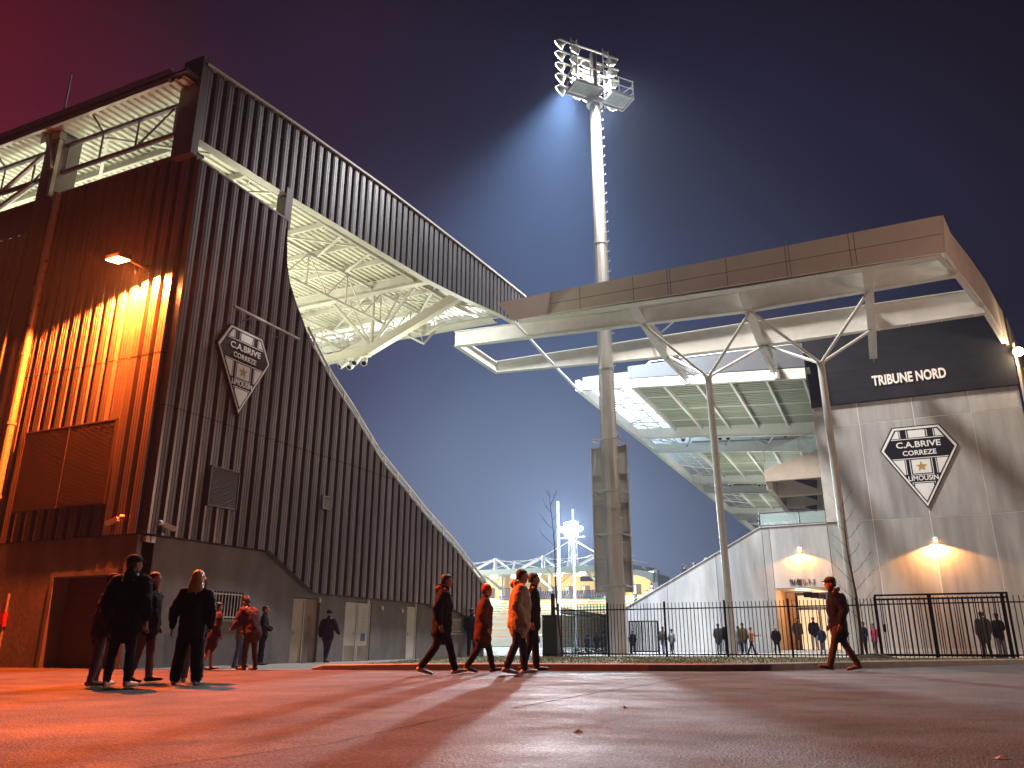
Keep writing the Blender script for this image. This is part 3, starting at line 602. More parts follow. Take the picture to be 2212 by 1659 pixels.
# two spectators behind the sloping railing are added with the people
#PART3
# ================================================================== RIGHT GRANDSTAND
YC = 48.0
rst = thing("grandstand", (-2.45, YC, 0), "concrete gabled grandstand with black top band and long lit roof, right of the floodlight mast", "grandstand")
def strips(mb, pts_b, pts_t, y0, y1):            # vertical slab following a polyline, X-Z
    for (a, za), (b, zb_), (_, ta), (_, tb) in zip(pts_b, pts_b[1:], pts_t, pts_t[1:]):
        mb.prism([(a, y0, za), (b, y0, zb_), (b, y0, tb), (a, y0, ta)], (0, y1 - y0, 0))
    return mb
xs_ = [-2.45, -.07, 2.75, 5.55, 7.95]; zs_ = [0.25, 6.98, 12.45, 13.70]; g = .018
cpm = [M['conc'], mat("pale_concrete_2", (0.29, 0.275, 0.255), 0.7, 0, 0.34, 0.7, 0.18, 14, stretch=(1.6, 1.6, .2)), mat("pale_concrete_3", (0.34, 0.325, 0.30), 0.7, 0, 0.3, 0.8, 0.18, 14, stretch=(1.5, 1.5, .25))]
for i in range(4):
    for j in range(3):
        MB().box(xs_[i] + g, xs_[i + 1] - g, YC, YC + .3, zs_[j] + g, zs_[j + 1] - g).build("concrete_panel", cpm[(i * 2 + j) % 3], rst)
MB().box(-2.43, 7.94, YC + .012, YC + .29, .26, 13.68).build("panel_joint", mat("joint_light_backing", (0.75, 0.72, 0.66), .6), rst)  # pale backing paints in the light that shows in the gaps
MB().box(-2.45, 7.95, YC - .03, YC + .3, 0, .25).build("plinth", M['conc2'], rst)
MB().box(-2.45, -1.82, YC - .06, YC - .002, 6.98, 13.1).build("pilaster", M['conc2'], rst)
mb = MB(); mb.prism([(-2.5, YC - .18, 13.70), (8.0, YC - .18, 13.70), (8.0, YC - .18, 18.9), (-2.5, YC - .18, 17.9)], (0, .5, 0)); bb = mb.build("upper_cladding", M['black'], rst)
mb = MB()
for z in (14.4, 15.6, 16.5): mb.box(-2.5, 8.0, YC - .184, YC - .18, z, z + .012)
mb.build("cladding_seam", M['blackp'], rst)
lowx = [-14.6] + [oY(x, 1350, YC).x for x in (1446, 1557, 1665)] + [-5.58, -2.45]
def slope_z(x): return interp([(-14.6, 2.42), (-14.08, 2.69), (-6.12, 6.89), (-2.45, 6.93)], x)
for i in range(len(lowx) - 1):
    a, b = lowx[i], lowx[i + 1]; zb0 = 0 if i < 4 else 3.47
    if b - a < .05: continue
    pts = [(a + .012, YC, zb0), (b - .012, YC, zb0), (b - .012, YC, slope_z(b - .012))]
    if a < -14.08 < b: pts += [(-14.08, YC, 2.69)]
    if a < -6.12 < b: pts += [(-6.12, YC, 6.89)]
    pts.append((a + .012, YC, slope_z(a + .012)))
    MB().prism(pts, (0, .35, 0)).build("concrete_panel", cpm[(i + 1) % 3], rst)
mb = MB(); sx = [-14.6, -14.08, -6.12, -2.47]
strips(mb, [(x, slope_z(x)) for x in sx], [(x, slope_z(x) + .05) for x in sx], YC - .04, YC + .39); mb.build("wall_coping", M['conc2'], rst)
mb = MB(); mb.prism([(-14.5, 0, 0), (-14.5, 0, 1.0), (-6.1, 0, 5.7), (-2.5, 0, 5.9), (-2.5, 0, 3.8), (-5.8, 0, 3.6), (-5.8, 0, 0)], (0, 74, 0)); o = mb.build("seating_terrace", M['conc2'], rst); o.location.y += 48.45
# entrance passage
OR = mat("timber_lining", (0.42, 0.25, 0.12), .5, 0, .3, 1.5, stretch=(.3, 6, 6))
MB().box(-5.75, -5.6, YC + .02, 53, 0, 3.6).build("passage_wall", OR, rst); MB().box(-2.46, -2.3, YC + .32, 53, 0, 3.6).build("passage_wall", OR, rst)
MB().box(-5.59, -2.47, YC + .36, 53, 3.47, 3.6).build("passage_ceiling", M['conc'], rst); MB().box(-5.9, -2.2, YC - .5, 53, 0, .14).build("entrance_step", M['conc2'], rst)
bk = MB().box(-5.59, -5.05, 53.0, 53.1, .14, 3.5).build("back_wall", OR, rst)
mb = MB(); 
for a, b, c, d in [(-5.04, -2.46, 3.3, 3.47), (-5.04, -2.46, 2.45, 2.62), (-5.04, -4.92, .14, 2.45), (-3.8, -3.7, .14, 2.45), (-2.6, -2.5, .14, 2.45)]: mb.box(a, b, 52.98, 53.08, c, d)
fr = mb.build("door_frame", M['darksteel'], rst)
MB().box(-4.9, -2.6, 53.09, 53.1, .16, 3.3).build("pane", emis("lit_room_glow", (1.0, .62, .34), 1.3), fr)
for k in range(4): MB().box(-4.2 + k * .28, -3.75 + k * .28, 49.2 + k * .9, 49.35 + k * .9, 3.0, 3.3).build("hanging_sign", M['blackp'], rst)
MB().box(-4.6, -4.2, 49.2, 49.5, 3.44, 3.469).build("ceiling_light", E_WARM, rst)
lamp('POINT', "entrance_light", (-4.2, 50.2, 3.1), 160, (1.0, .62, .33), size=.2); lamp('POINT', "entrance_light", (-3.6, 52.3, 3.0), 90, (1.0, .62, .33), size=.2)
# walkway rail and glass at the lower level
mb = MB(); mb.tube((-6.1, YC + .2, 7.75), (-2.45, YC + .2, 7.75), .03, 6); mb.tube((-6.1, YC + .2, 7.02), (-2.45, YC + .2, 7.02), .03, 6)
for x in (-6.1, -3.9): mb.tube((x, YC + .2, 6.95), (x, YC + .2, 7.75), .03, 6)
for k in range(7): mb.tube((-6.1, YC + .4 + k * .25, 6.95), (-6.1, YC + .4 + k * .25, 7.75), .018, 6)
mb.tube((-6.1, YC + .2, 7.75), (-6.1, YC + 2.2, 7.75), .03, 6); mb.build("handrail", M['darksteel'], rst)
MB().box(-6.05, -2.5, YC + .19, YC + .21, 7.05, 7.7).build("glass_panel", M['glass'], rst)
# upper tier underside
CR = mat("cream_concrete", (0.50, 0.42, 0.33), .7, 0, .12, 1.2, .1, 15)
MB().prism([(-5.65, 49, 9.75), (-5.65, 49, 10.45), (-2.4, 49, 11.42), (6, 49, 14), (7.5, 49, 14), (7.5, 49, 9.75)], (0, .35, 0)).build("upper_tier_edge", CR, rst)
MB().box(-5.64, 7.5, 49.35, 115, 10.2, 10.4).build("upper_tier_slab", CR, rst); MB().box(-5.645, -5.3, 49.36, 115, 9.3, 10.19).build("edge_beam", CR, rst)
for k in range(9): MB().box(-5.29, 7.5, 51.5 + k * 5, 51.9 + k * 5, 9.2, 10.19).build("cross_beam", CR, rst)
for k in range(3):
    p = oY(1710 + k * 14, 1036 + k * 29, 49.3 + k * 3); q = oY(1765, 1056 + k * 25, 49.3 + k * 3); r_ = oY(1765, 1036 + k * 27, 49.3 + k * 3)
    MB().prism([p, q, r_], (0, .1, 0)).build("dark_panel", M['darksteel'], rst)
gl = MB(); gl.prism([(-5.6, 49.1, 10.5), (-2.5, 49.1, 11.45), (-2.5, 49.1, 12.55), (-5.6, 49.1, 11.6)], (0, .02, 0)); gl.box(-5.62, -5.6, 49.12, 60, 10.5, 11.6); g_ = gl.build("glass_balustrade", M['glass'], rst)
mb = MB(); 
for t_ in (0, .33, .66, 1): x = -5.6 + 3.1 * t_; z = 10.5 + .95 * t_; mb.tube((x, 49.08, z), (x, 49.08, z + 1.1), .02, 6)
mb.tube((-5.6, 49.08, 11.6), (-2.5, 49.08, 12.55), .02, 6); mb.build("post", M['galv'], g_)
# roof soffit, girders, glazing
def sz(x, off=0): return 15.55 - .07 * x + off
GY = [46.5, 59.5, 65, 80, 86, 102, 108, 128]
mb = MB(); y = 46.6; P = []
while y < 128: P += [(y, 0), (y + .2, 0), (y + .22, .11), (y + .38, .11)]; y += .40
for (a, da), (b, db) in zip(P, P[1:]):
    if 59.7 < a < 64.8 or 80.2 < a < 85.8 or 102.2 < a < 107.8:
        if mb.v: mb.build("roof_soffit", M['soffit'], rst, fix=False); mb = MB()
        continue
    mb.quad((-13.1, a, sz(-13.1, da)), (-13.1, b, sz(-13.1, db)), (-2.3, b, sz(-2.3, db)), (-2.3, a, sz(-2.3, da)))
mb.build("roof_soffit", M['soffit'], rst, fix=False)
mb = MB(); mb.prism([(-13.1, 46.6, sz(-13.1, .10)), (-2.52, 46.6, sz(-2.5, .10)), (-2.52, 46.6, 17.3), (-13.1, 46.6, sz(-13.1, .9))], (0, 13.0, 0)); mb.prism([(-13.1, 65, sz(-13.1, .10)), (-2.3, 65, sz(-2.3, .10)), (-2.3, 65, 17.3), (-13.1, 65, sz(-13.1, .9))], (0, 63, 0)); mb.build("roof_covering", mat("roof_membrane", (.07, .07, .075), .7), rst)
tm = bpy.data.materials.new("translucent_glazing"); tm.use_nodes = True; t_ = tm.node_tree; pr = t_.nodes["Principled BSDF"]; tr = t_.nodes.new("ShaderNodeBsdfTranslucent"); tr.inputs[0].default_value = (.42, .46, .46, 1); pr.inputs["Base Color"].default_value = (.5, .54, .54, 1); pr.inputs["Roughness"].default_value = .3
ms = t_.nodes.new("ShaderNodeMixShader"); ms.inputs[0].default_value = .6; t_.links.new(pr.outputs[0], ms.inputs[1]); t_.links.new(tr.outputs[0], ms.inputs[2]); t_.links.new(ms.outputs[0], t_.nodes["Material Output"].inputs[0])
mb = MB(); mb.quad((-16.3, 46.6, sz(-16.3, .1)), (-16.3, 128, sz(-16.3, .1)), (-13.1, 128, sz(-13.1, .1)), (-13.1, 46.6, sz(-13.1, .1)))
for a, b in ((59.65, 65), (80.2, 85.8), (102.2, 107.8)): mb.quad((-13.1, a, sz(-13.1, .1)), (-13.1, b, sz(-13.1, .1)), (-2.3, b, sz(-2.3, .1)), (-2.3, a, sz(-2.3, .1)))
mb.build("roof_glazing", tm, rst, fix=False)
mb = MB()
for x in (-15.3, -14.2): mb.beam((x, 46.6, sz(x)), (x, 128, sz(x)), .05, .08)
y = 46.8
while y < 128: mb.beam((-16.3, y, sz(-16.3)), (-13.1, y, sz(-13.1)), .06, .08); mb.tube((-16.3, y, sz(-16.3, -.05)), (-13.2, y + 2.6, sz(-13.1, -.05)), .05, 5); mb.tube((-13.2, y + 2.6, sz(-13.1, -.05)), (-16.3, y + 5.4, sz(-16.3, -.05)), .05, 5); y += 5.4
mb.build("glazing_bars", M['white'], rst)
MB().beam((-16.3, 46.0, 16.35), (-16.4, 128, 16.35), .3, .7).build("roof_edge_beam", M['white'], rst)
for i, yg in enumerate(GY[:-1]):
    w_ = MB(); x0 = -16.3; x9 = -2.53; hh = .85 if i else .5
    w_.prism([(x0, yg - .02, sz(x0, -.2 - hh * .6)), (x9, yg - .02, sz(x9, -.2 - hh * .9)), (x9, yg - .02, sz(x9)), (x0, yg - .02, sz(x0))], (0, .04, 0))
    w_.prism([(x0, yg - .15, sz(x0, -.24 - hh * .6)), (x9, yg - .15, sz(x9, -.24 - hh * .9)), (x9, yg - .15, sz(x9, -.2 - hh * .9)), (x0, yg - .15, sz(x0, -.2 - hh * .6))], (0, .3, 0)); w_.build("roof_girder", M['white'] if i else M['steel'], rst)
for ya, yb in ((46.7, 59.3), (65.1, 79.8), (86.1, 101.8), (108.1, 127.8)):
    for x in (-13.1, -11.05, -9.0, -6.95, -4.85, -2.75): MB().beam((x, ya, sz(x, -.17)), (x, yb, sz(x, -.17)), .14, .34).build("purlin", M['white'], rst)
    mb = MB(); 
    for k in range(3): y = ya + (yb - ya) * (k + 1) / 4; mb.tube((-13.1, y, sz(-13.1, -.3)), (-2.5, y, sz(-2.5, -.3)), .025, 5)
    mb.build("tie_rod", M['white'], rst)
mb = MB()
for ya in (59.8, 80.4, 102.4):
    x = -15
    while x < -1: mb.tube((x, ya, sz(x, -.4)), (x + 1.6, ya + 4.8, sz(x, -.5)), .06, 6); mb.tube((x + 1.6, ya + 4.8, sz(x, -.5)), (x + 3.2, ya, sz(x, -.4)), .06, 6); x += 3.2
mb.build("roof_lattice", M['steel'], rst)
for yg in (59.9, 80.5, 102.5):
    for x in (-12.7, -9.9, -9.3, -5.2):
        t = MB().tube((x, yg, sz(x, -.6)), (x + .05, yg - .22, sz(x, -.95)), .16, 10, .2).build("projector", M['white'], rst); MB().tube((x + .05, yg - .221, sz(x, -.951)), (x + .052, yg - .23, sz(x, -.96)), .15, 10).build("lens", M['blackp'], t)
# pale panel band and small rail over the first girder
mb = MB(); mb.prism([(-16.3, 47.0, sz(-16.3, .12)), (-2.5, 47.0, sz(-2.5, .12)), (-2.5, 47.0, 17.0), (-16.3, 47.0, 17.2)], (0, .08, 0)); mb.build("roof_edge_panel", mat("edge_panel_grey", (.13, .13, .125), .5), rst)
mb = MB(); mb.path([(-11.8, 47.2, 17.25), (-11.8, 47.2, 17.7), (-3, 47.2, 17.5)], .03, 5); mb.path([(-12.4, 47.2, 17.25), (-11.8, 47.2, 17.7)], .03, 5); mb.tube((-9.5, 47.2, 17.2), (-9.5, 47.2, 17.6), .03, 5); mb.build("roof_rail", M['white'], rst)
for (x, y, e) in [(-9, 53, 900), (-9, 72, 1500), (-9, 94, 1500), (-9, 117, 1500), (-14.5, 49.5, 300)]: lamp('SPOT', "roof_bounce_fill", (x, y, 10.8), e, (1.0, 1.0, .86), (x, y, 30), .5, 165, .6)  # added upward fill to brighten the soffit, no lamps at these spots
# curved rear cladding
edge_top = [(4.17, 34.35), (4.6, 36.5), (5.67, 40.0), (6.55, 43.0), (7.33, 46.1), (8.2, 49.4), (9.1, 53.3), (10.6, 60)]
canopy = thing("entrance_canopy", (-4, 38.7, 0), "open steel canopy with brown fascia carried on two branching columns", "canopy")
mb = MB(); mb2 = MB()
ztop = [17.66, 17.8, 17.9, 17.9, 17.9, 17.9, 17.8, 17.6]; zbot = [15.98, 16.0, 16.0, 16.0, 16.0, 15.9, 15.6, 15.2]
for i in range(len(edge_top) - 1):
    (xa, ya), (xb, yb) = edge_top[i], edge_top[i + 1]; d = Vector((yb - ya, xa - xb, 0)).normalized() * .12
    a0, b0, b1, a1 = Vector((xa - (.17 if i == 0 else 0), ya, zbot[i])), Vector((xb, yb, zbot[i + 1])), Vector((xb, yb, ztop[i + 1])), Vector((xa, ya, ztop[i]))
    (mb if i < 4 else mb2).prism([a0, b0, b1, a1], d)
mb.build("side_fascia", M['brown'], canopy)
mb2.prism([Vector((8.02, 47.75, 0)), Vector((10.6, 60, 0)), Vector((10.6, 60, 15.2)), Vector((8.02, 47.75, 16.0))], (.12, -.02, 0)); mb2.build("rear_cladding", M['tan'], rst)
# ------------------------------------------------------------------ canopy
YF = 34.3
xm = oY(1190, 650, YF).x; ta = oX(1075, 655, -15.50); pn = Vector((ta.y - YF, -(ta.x - xm), 0)); db = dirp(1108, 692); ba = OC + db * (pn.dot(Vector((xm, YF, 0)) - OC) / pn.dot(db)); fz = lambda x: 17.48 + (x + 16.5) * .18 / 20.67; bz = lambda x: 16.36 - (x + 15.62) * .40 / 19.62
mb = MB(); mb.prism([(xm, YF, fz(xm)), (4.17, YF, 17.66), (4.0, YF, 15.96), (xm, YF, bz(xm))], (0, .1, 0)); mb.prism([ta, Vector((xm, YF, fz(xm))), Vector((xm, YF, bz(xm))), ba], (0, .1, 0)); mb.build("front_fascia", M['brown'], canopy)
mb = MB()
for px in (1251.6, 1367, 1442, 1448, 1572, 1704, 1712, 1847, 1859):
    x = oY(px, 620, YF).x; mb.box(x, x + .02, YF - .004, YF - .0005, 16.36 - (x + 15.6) * .0205 + .02, 17.48 + (x + 16.5) * .0087 - .02)
mb.prism([(xm, YF - .004, 16.85), (4.1, YF - .004, 16.80), (4.1, YF - .004, 16.82), (xm, YF - .004, 16.87)], (0, .0035, 0)); mb.build("panel_seam", M['darksteel'], canopy)
def tbeam(name, y, bot, top, w=.36, t=.035):
    m_ = MB()
    for (a, za), (b, zb_) in zip(bot, bot[1:]):
        ta, tb = interp(top, a), interp(top, b)
        m_.prism([(a, y - .015, za), (b, y - .015, zb_), (b, y - .015, tb), (a, y - .015, ta)], (0, .03, 0))
        m_.prism([(a, y - w / 2, za - t), (b, y - w / 2, zb_ - t), (b, y - w / 2, zb_), (a, y - w / 2, za)], (0, w, 0)); m_.prism([(a, y - w / 2, ta), (b, y - w / 2, tb), (b, y - w / 2, tb + t), (a, y - w / 2, ta + t)], (0, w, 0))
        n = int((b - a) / 5.1)
    return m_.build(name, M['steel'], canopy)
tbeam("long_beam", 34.65, [(-15.3, 16.36), (-9.4, 16.2), (-4.2, 16.04), (3.9, 15.96)], [(-16, 17.3), (4, 17.3)], .5)
B2 = [(-20.2, 16.41), (-9.4, 15.92), (-4.1, 15.70), (4.62, 15.80)]; tbeam("long_beam", 36.6, B2, [(-20.2, 17.22), (-9.4, 16.78), (4.7, 16.7)])
B3 = [(-19.86, 16.17), (-9.18, 15.6), (-4.06, 15.45), (6.05, 15.47)]; tbeam("long_beam", 41.0, B3, [(-19.9, 16.8), (-9, 16.78), (1, 16.8), (6.1, 16.7)])
mb = MB()                                        # end plates with bolts
for (x, y, z) in [(-20.17, 36.6, 16.45), (-19.83, 41.0, 16.2)]:
    for k in range(5):
        for s_ in (.08, .2): mb.tube((x + s_, y - .03, z + .1 + k * .14), (x + s_, y - .015, z + .1 + k * .14), .018, 6)
mb.build("bolts", M['darksteel'], canopy)
mb = MB(); mb.ibeam((-20.1, 36.6, 16.38), (-19.75, 41.0, 16.15), .6, .3); mb.build("end_beam", M['steel'], canopy)
for xc, pe in ((-9.35, (1487.6, 823)), (-4.2, (1675, 807.5)), (1.12, (1882.5, 779))):
    e = oX(*pe, xc); P = [Vector((xc, 34.9, interp([(-9.4, 16.2), (1.2, 15.99)], xc))), Vector((xc, 36.6, interp(B2, xc))), Vector((xc, 41.0, interp(B3, xc))), Vector((xc, 46.3, e.z if e.z < 16.2 else 15.7))]
    m_ = MB()
    for a, b in zip(P, P[1:]):
        m_.prism([a + Vector((-.2, 0, -.045)), a + Vector((.2, 0, -.045)), a + Vector((.2, 0, -.008)), a + Vector((-.2, 0, -.008))], b - a); m_.prism([a + Vector((-.015, 0, 0)), a + Vector((.015, 0, 0)), Vector((a.x + .015, a.y, 16.72)), Vector((a.x - .015, a.y, 16.72))], (b.x - a.x, b.y - a.y, b.z - a.z) if False else Vector((0, b.y - a.y, 0)))
    m_.build("cross_beam", M['steel'], canopy)
mb = MB(); mb.path([(-15.66, 34.4, 16.4), (-16.0, 41.0, 16.1), (-16.25, 46.4, 15.98)], .07, 8); mb.build("edge_tube", M['white'], canopy)
ep = [(3.85, 34.6), (4.66, 36.9), (6.3, 42.4), (7.64, 47.5)]; mb = MB()
for (xa, ya), (xb, yb) in zip(ep, ep[1:]): mb.beam((xa, ya, 15.98), (xb, yb, 15.98), .22, .05); mb.beam((xa, ya, 16.3), (xb, yb, 16.3), .03, .6)
mb.build("edge_beam", M['steel'], canopy)
nodes = [[(1387, 700, 36.6), (1444, 770, 41.0), (1621, 672.5, 36.6), (1652, 745.7, 41.0)], [(1621, 672.5, 36.6), (1652, 745.7, 41.0), (1878, 626.8, 36.6), (1884, 711.8, 41.0)]]
for (bx, by, tx, ty), ns in zip([(1585, 1416, 1530, 815), (1857, 1414, 1773, 785)], nodes):
    a = oY(bx, by, 38.7); a.z = -.05; b = oY(tx, ty, 38.7)
    c = MB().tube(a, b, .175, 20, .165).build("column", M['steel'], canopy, smooth=False); MB().tube(b - Vector((0, 0, .02)), b + Vector((0, 0, .05)), .2, 16).build("cap_plate", M['steel'], c)
    MB().tube(a, a + Vector((0, 0, .1)), .3, 16).build("base_plate", M['galv'], c)
    for (nx, ny, yy) in ns: n_ = oY(nx, ny, yy); MB().tube(b, n_, .075, 10).build("branch", M['steel'], canopy)
mb = MB()
for (p, q) in [((1406, 738, 41), (1457, 693, 38)), ((1440, 775, 41), (1500, 812, 44)), ]: mb.tube(oY(*p), oY(*q), .05, 6)
mb.build("brace", M['steel'], canopy)
for (px, py) in [(1898, 714.6), (1964, 705), (2034, 695), (2106, 684), (2128, 681)]:
    p = oY(px, py, 41.0); t = MB().tube(p + Vector((0, -.1, -.02)), p + Vector((0, -.1, .12)), .05, 8).build("spotlight", M['white'], canopy)
# ------------------------------------------------------------------ signs on the right stand
emblem((2.73, YC - .005, 12.0), (1, 0, 0), (0, -1, 0), 1.0, "large black and white diamond shaped club emblem on the tall concrete wall")
def fm(c): m = Matrix.Identity(4); m.col[0][:3] = (1, 0, 0); m.col[1][:3] = (0, 0, 1); m.col[2][:3] = (0, -1, 0); m.col[3][:3] = c; return m
t = thing("lettering_sign", (2.8, YC - .2, 14.76), "pale TRIBUNE NORD lettering on the black band of the right stand", "sign")
text_obj("TRIBUNE NORD", .80, mat("sign_letter_cream", (0.85, 0.78, 0.70), .45), t, "letters", fm((2.8, YC - .215, 14.78)), 3.76, bold=.03, ext=.03)
lamp('SPOT', "sign_spot_light", (3.2, 41.4, 15.3), 260, (1.0, .86, .78), (2.8, 48, 14.8), .1, 60, .6)
t = thing("lettering_sign", (-4.1, YC - .02, 3.7), "small black TRAVÉES U - V - X lettering over the lit entrance", "sign")
text_obj("TRAVÉES U - V - X", .42, M['blackp'], t, "letters", fm((-4.08, YC - .02, 3.76)), 1.36, bold=.02, ext=.008)
# wall lamps with a downward wash
for x, z, lb, e in [(-4.03, 5.53, "orange glowing dome wall lamp above the lit entrance lettering", 620), (2.82, 5.73, "orange glowing dome wall lamp under the large emblem", 1700)]:
    t = thing("wall_lamp", (x, YC, z), lb, "lamp"); MB().box(x - .12, x + .12, YC - .03, YC, z - .05, z + .16).build("bracket", M['white'], t)
    mb = MB(); mb.loft([[(x + .03 * cos(a), YC - .16 + .03 * sin(a), z + .16) for a in [2 * pi * k / 14 for k in range(14)]], [(x + .14 * cos(a), YC - .16 + .11 * sin(a), z + .08) for a in [2 * pi * k / 14 for k in range(14)]], [(x + .2 * cos(a), YC - .16 + .14 * sin(a), z + .0) for a in [2 * pi * k / 14 for k in range(14)]]]); mb.build("shade", M['white'], t, smooth=True)
    MB().ball((x, YC - .16, z - .03), .09, 12).build("bulb", emis("wall_lamp_glow", (1.0, .50, .14), 30), t)
    lamp('SPOT', "wall_lamp_light", (x, YC - .30, z - .14), e, (1.0, .40, .10), (x, YC - .30, 0), .05, 149, .2)
p = oY(2197, 766, 48.2)
t = thing("wall_lamp", p, "dazzling white lamp on the rounded rear cladding at the right edge", "lamp"); MB().ball(p + Vector((.0, -.5, 0)), .26, 12).build("bulb", E_WARM, t, smooth=True); MB().tube(p + Vector((.05, -.45, 0)), p + Vector((.1, .2, .1)), .05, 6).build("arm", M['galv'], t)
lamp('POINT', "rear_lamp_light", p + Vector((.25, -1.1, -.1)), 500, (1.0, .78, .5), size=.1)
p = oY(2205, 860, 47.6); MB().tube((8.35, 47.6, 2), (8.35, 47.6, 14.5), .06, 8).build("downpipe", M['pipe'], rst)

# ================================================================== FLOODLIGHT MASTS
mast = thing("floodlight_mast", (-12.04, 38.7, -.1), "tall grey polygonal floodlight mast with ladder rungs, lamp frame and platform on top", "floodlight mast")
b0 = Vector((-12.04, 38.7, -.1)); tp = Vector((-12.14, 38.7, 31.7)); ax = (tp - b0)
def onm(z): return b0 + ax * ((z + .1) / 31.8)
def rm(z): return .50 + (.31 - .50) * (z / 31.8)
zz_ = [-.1, 7, 7.25, 14.5, 14.75, 22, 22.25, 31.7]
mb = MB()
for a, b in zip(zz_, zz_[1:]): mb.tube(onm(a), onm(b), rm(a) + (.02 if b - a < 1 else 0), 12, rm(b) + (.02 if b - a < 1 else 0))
mb.build("pole", M['galv'], mast)
z = 2.8
while z < 31: 
    mb = MB(); c = onm(z); r = rm(z); e = Vector((.93, -.36, 0)); mb.tube(c + e * (r - .02), c + e * (r + .24), .014, 5); mb.tube(c + e * (r + .235), c + e * (r + .235) + Vector((0, 0, .07)), .014, 5); mb.build("climbing_rung", M['galv'], mast); z += .62
MB().tube(onm(-.1), onm(.02), .72, 12).build("base_plate", M['galv'], mast)
# board on the back of the mast
t = thing("information_board", (-12.2, 39.4, 3.0), "tall narrow board clamped behind the lower mast, seen from its back", "board")
xa, xb = -13.27, -11.35; MB().box(xa, xb, 39.36, 39.42, 2.95, 10.45).build("board", mat("board_back", (0.5, 0.47, 0.42), .6, 0, .1, 1), t)
mb = MB()
for x in (xa, xb): mb.box(x - .03, x + .03, 39.30, 39.46, 2.94, 10.46)
for z in (2.94, 4.45, 5.95, 7.4, 8.9, 10.4): mb.box(xa + .03, xb - .03, 39.31, 39.355, z, z + .06)
for z in (4.6, 7.55): mb.box(xa + .1, xa + .55, 39.25, 39.30, z + .1, z + .16)
mb.build("frame", M['galv'], t)
for z in (3.2, 5.7, 7.9, 10.55): mb = MB(); c = onm(z); mb.beam(c + Vector((-.75, -.55, 0)), c + Vector((.75, -.55, 0)), .08, .08); mb.beam(c + Vector((-.7, -.5, 0)), c + Vector((-.85, .6, .12 if z > 10 else 0)), .06, .06); mb.beam(c + Vector((.7, -.5, 0)), c + Vector((.7, .6, 0)), .06, .06); mb.build("clamp", M['galv'], t)
# head
e1 = Vector((.653, .757, 0)); e2 = Vector((.757, -.653, 0)); Zp = 31.75; pc = Vector((-12.14, 38.7, 0))
def hp(u, v, z): return pc + e1 * u + e2 * v + Vector((0, 0, z))
def gridplat(u0, u1):
    g_ = MB(); g_.prism([hp(u0, .05, Zp), hp(u1, .05, Zp), hp(u1, 1.3, Zp), hp(u0, 1.3, Zp)], (0, 0, .03)); pl = g_.build("platform", M['galv'], mast)
    g_ = MB()
    for v in (.05, 1.3): g_.beam(hp(u0, v, Zp - .1), hp(u1, v, Zp - .1), .05, .16)
    for u in (u0, u1): g_.beam(hp(u, .05, Zp - .1), hp(u, 1.3, Zp - .1), .05, .16)
    n = int((u1 - u0) / .18)
    for k in range(1, n): g_.beam(hp(u0 + k * .18, .08, Zp - .03), hp(u0 + k * .18, 1.27, Zp - .03), .02, .04)
    g_.build("frame", M['steel'], pl)
gridplat(-1.97, -.1); gridplat(.45, 1.95)
MB().tube((-12.14, 38.7, Zp - .35), (-12.14, 38.7, Zp - .02), .5, 16).build("collar", M['steel'], mast)
rl = MB()
for z in (.55, 1.1): rl.path([hp(-1.9, .05, Zp + z), hp(-1.95, 1.28, Zp + z), hp(1.95, 1.28, Zp + z), hp(2.15, .9, Zp + z), hp(1.95, .1, Zp + z)], .03, 6)
for u in (-1.95, -1.0, 0, .95, 1.95): rl.tube(hp(u, 1.28, Zp - .1), hp(u, 1.28, Zp + 1.15), .032, 6)
rl.tube(hp(-1.95, .1, Zp), hp(-1.95, .1, Zp + 1.1), .03, 6); rl.build("railing", M['steel'], mast)
MB().tube((-12.14, 38.7, Zp), hp(0, -.0, 35.2), .26, 12, .2).build("upper_pole", M['galv'], mast)
fr = MB()
for u in (-1.15, 1.15):
    for du in (-.2, .2): fr.beam(hp(u + du, -.35, Zp), hp(u + du, -.35, 36.2), .07, .07, (0, 1, 0))
    for k in range(12): fr.tube(hp(u - .2, -.35, Zp + .3 + k * .36), hp(u + .2, -.35, Zp + .3 + k * .36), .025, 5)
rows = [32.5, 33.35, 34.2, 35.05, 35.9]
for z in rows: fr.beam(hp(-2.1, -.45, z), hp(2.1, -.45, z), .09, .09)
fr.build("lamp_frame", M['steel'], mast)
hm = mat("lamp_housing", (0.55, 0.53, 0.45), .35, .6, .15, 6)
for j, z in enumerate(rows):
    for u in (-1.85, -.75, 0.0, .75, 1.85):
        if j == 4 and u in (0.0, .75): continue
        c = hp(u, -.8, z + .05); d = (-e2 + Vector((0, 0, -.42)) + e1 * (.25 * u)).normalized(); o = MB()
        o.tube(c - d * .27, c - d * .05, .15, 12, .30); o.tube(c - d * .05, c + d * .12, .30, 12, .37); L_ = o.build("floodlight", hm, mast)
        MB().tube(c + d * .121, c + d * .135, .35, 14).build("lens", E_WHITE, L_)
        br = MB(); s_ = e1 * .31; br.tube(c - s_, hp(u, -.45, z) - s_, .02, 5); br.tube(c + s_, hp(u, -.45, z) + s_, .02, 5); br.tube(hp(u, -.45, z) - s_, hp(u, -.45, z) + s_, .025, 5); br.build("bracket", M['steel'], L_)
for (u, v, z, e) in [(-.8, -.1, 33.1, 320), (1.0, -.2, 33.3, 320)]: lamp('POINT', "mast_stray_light", hp(u, v, z), e, (.95, .93, 1.0), size=.1)
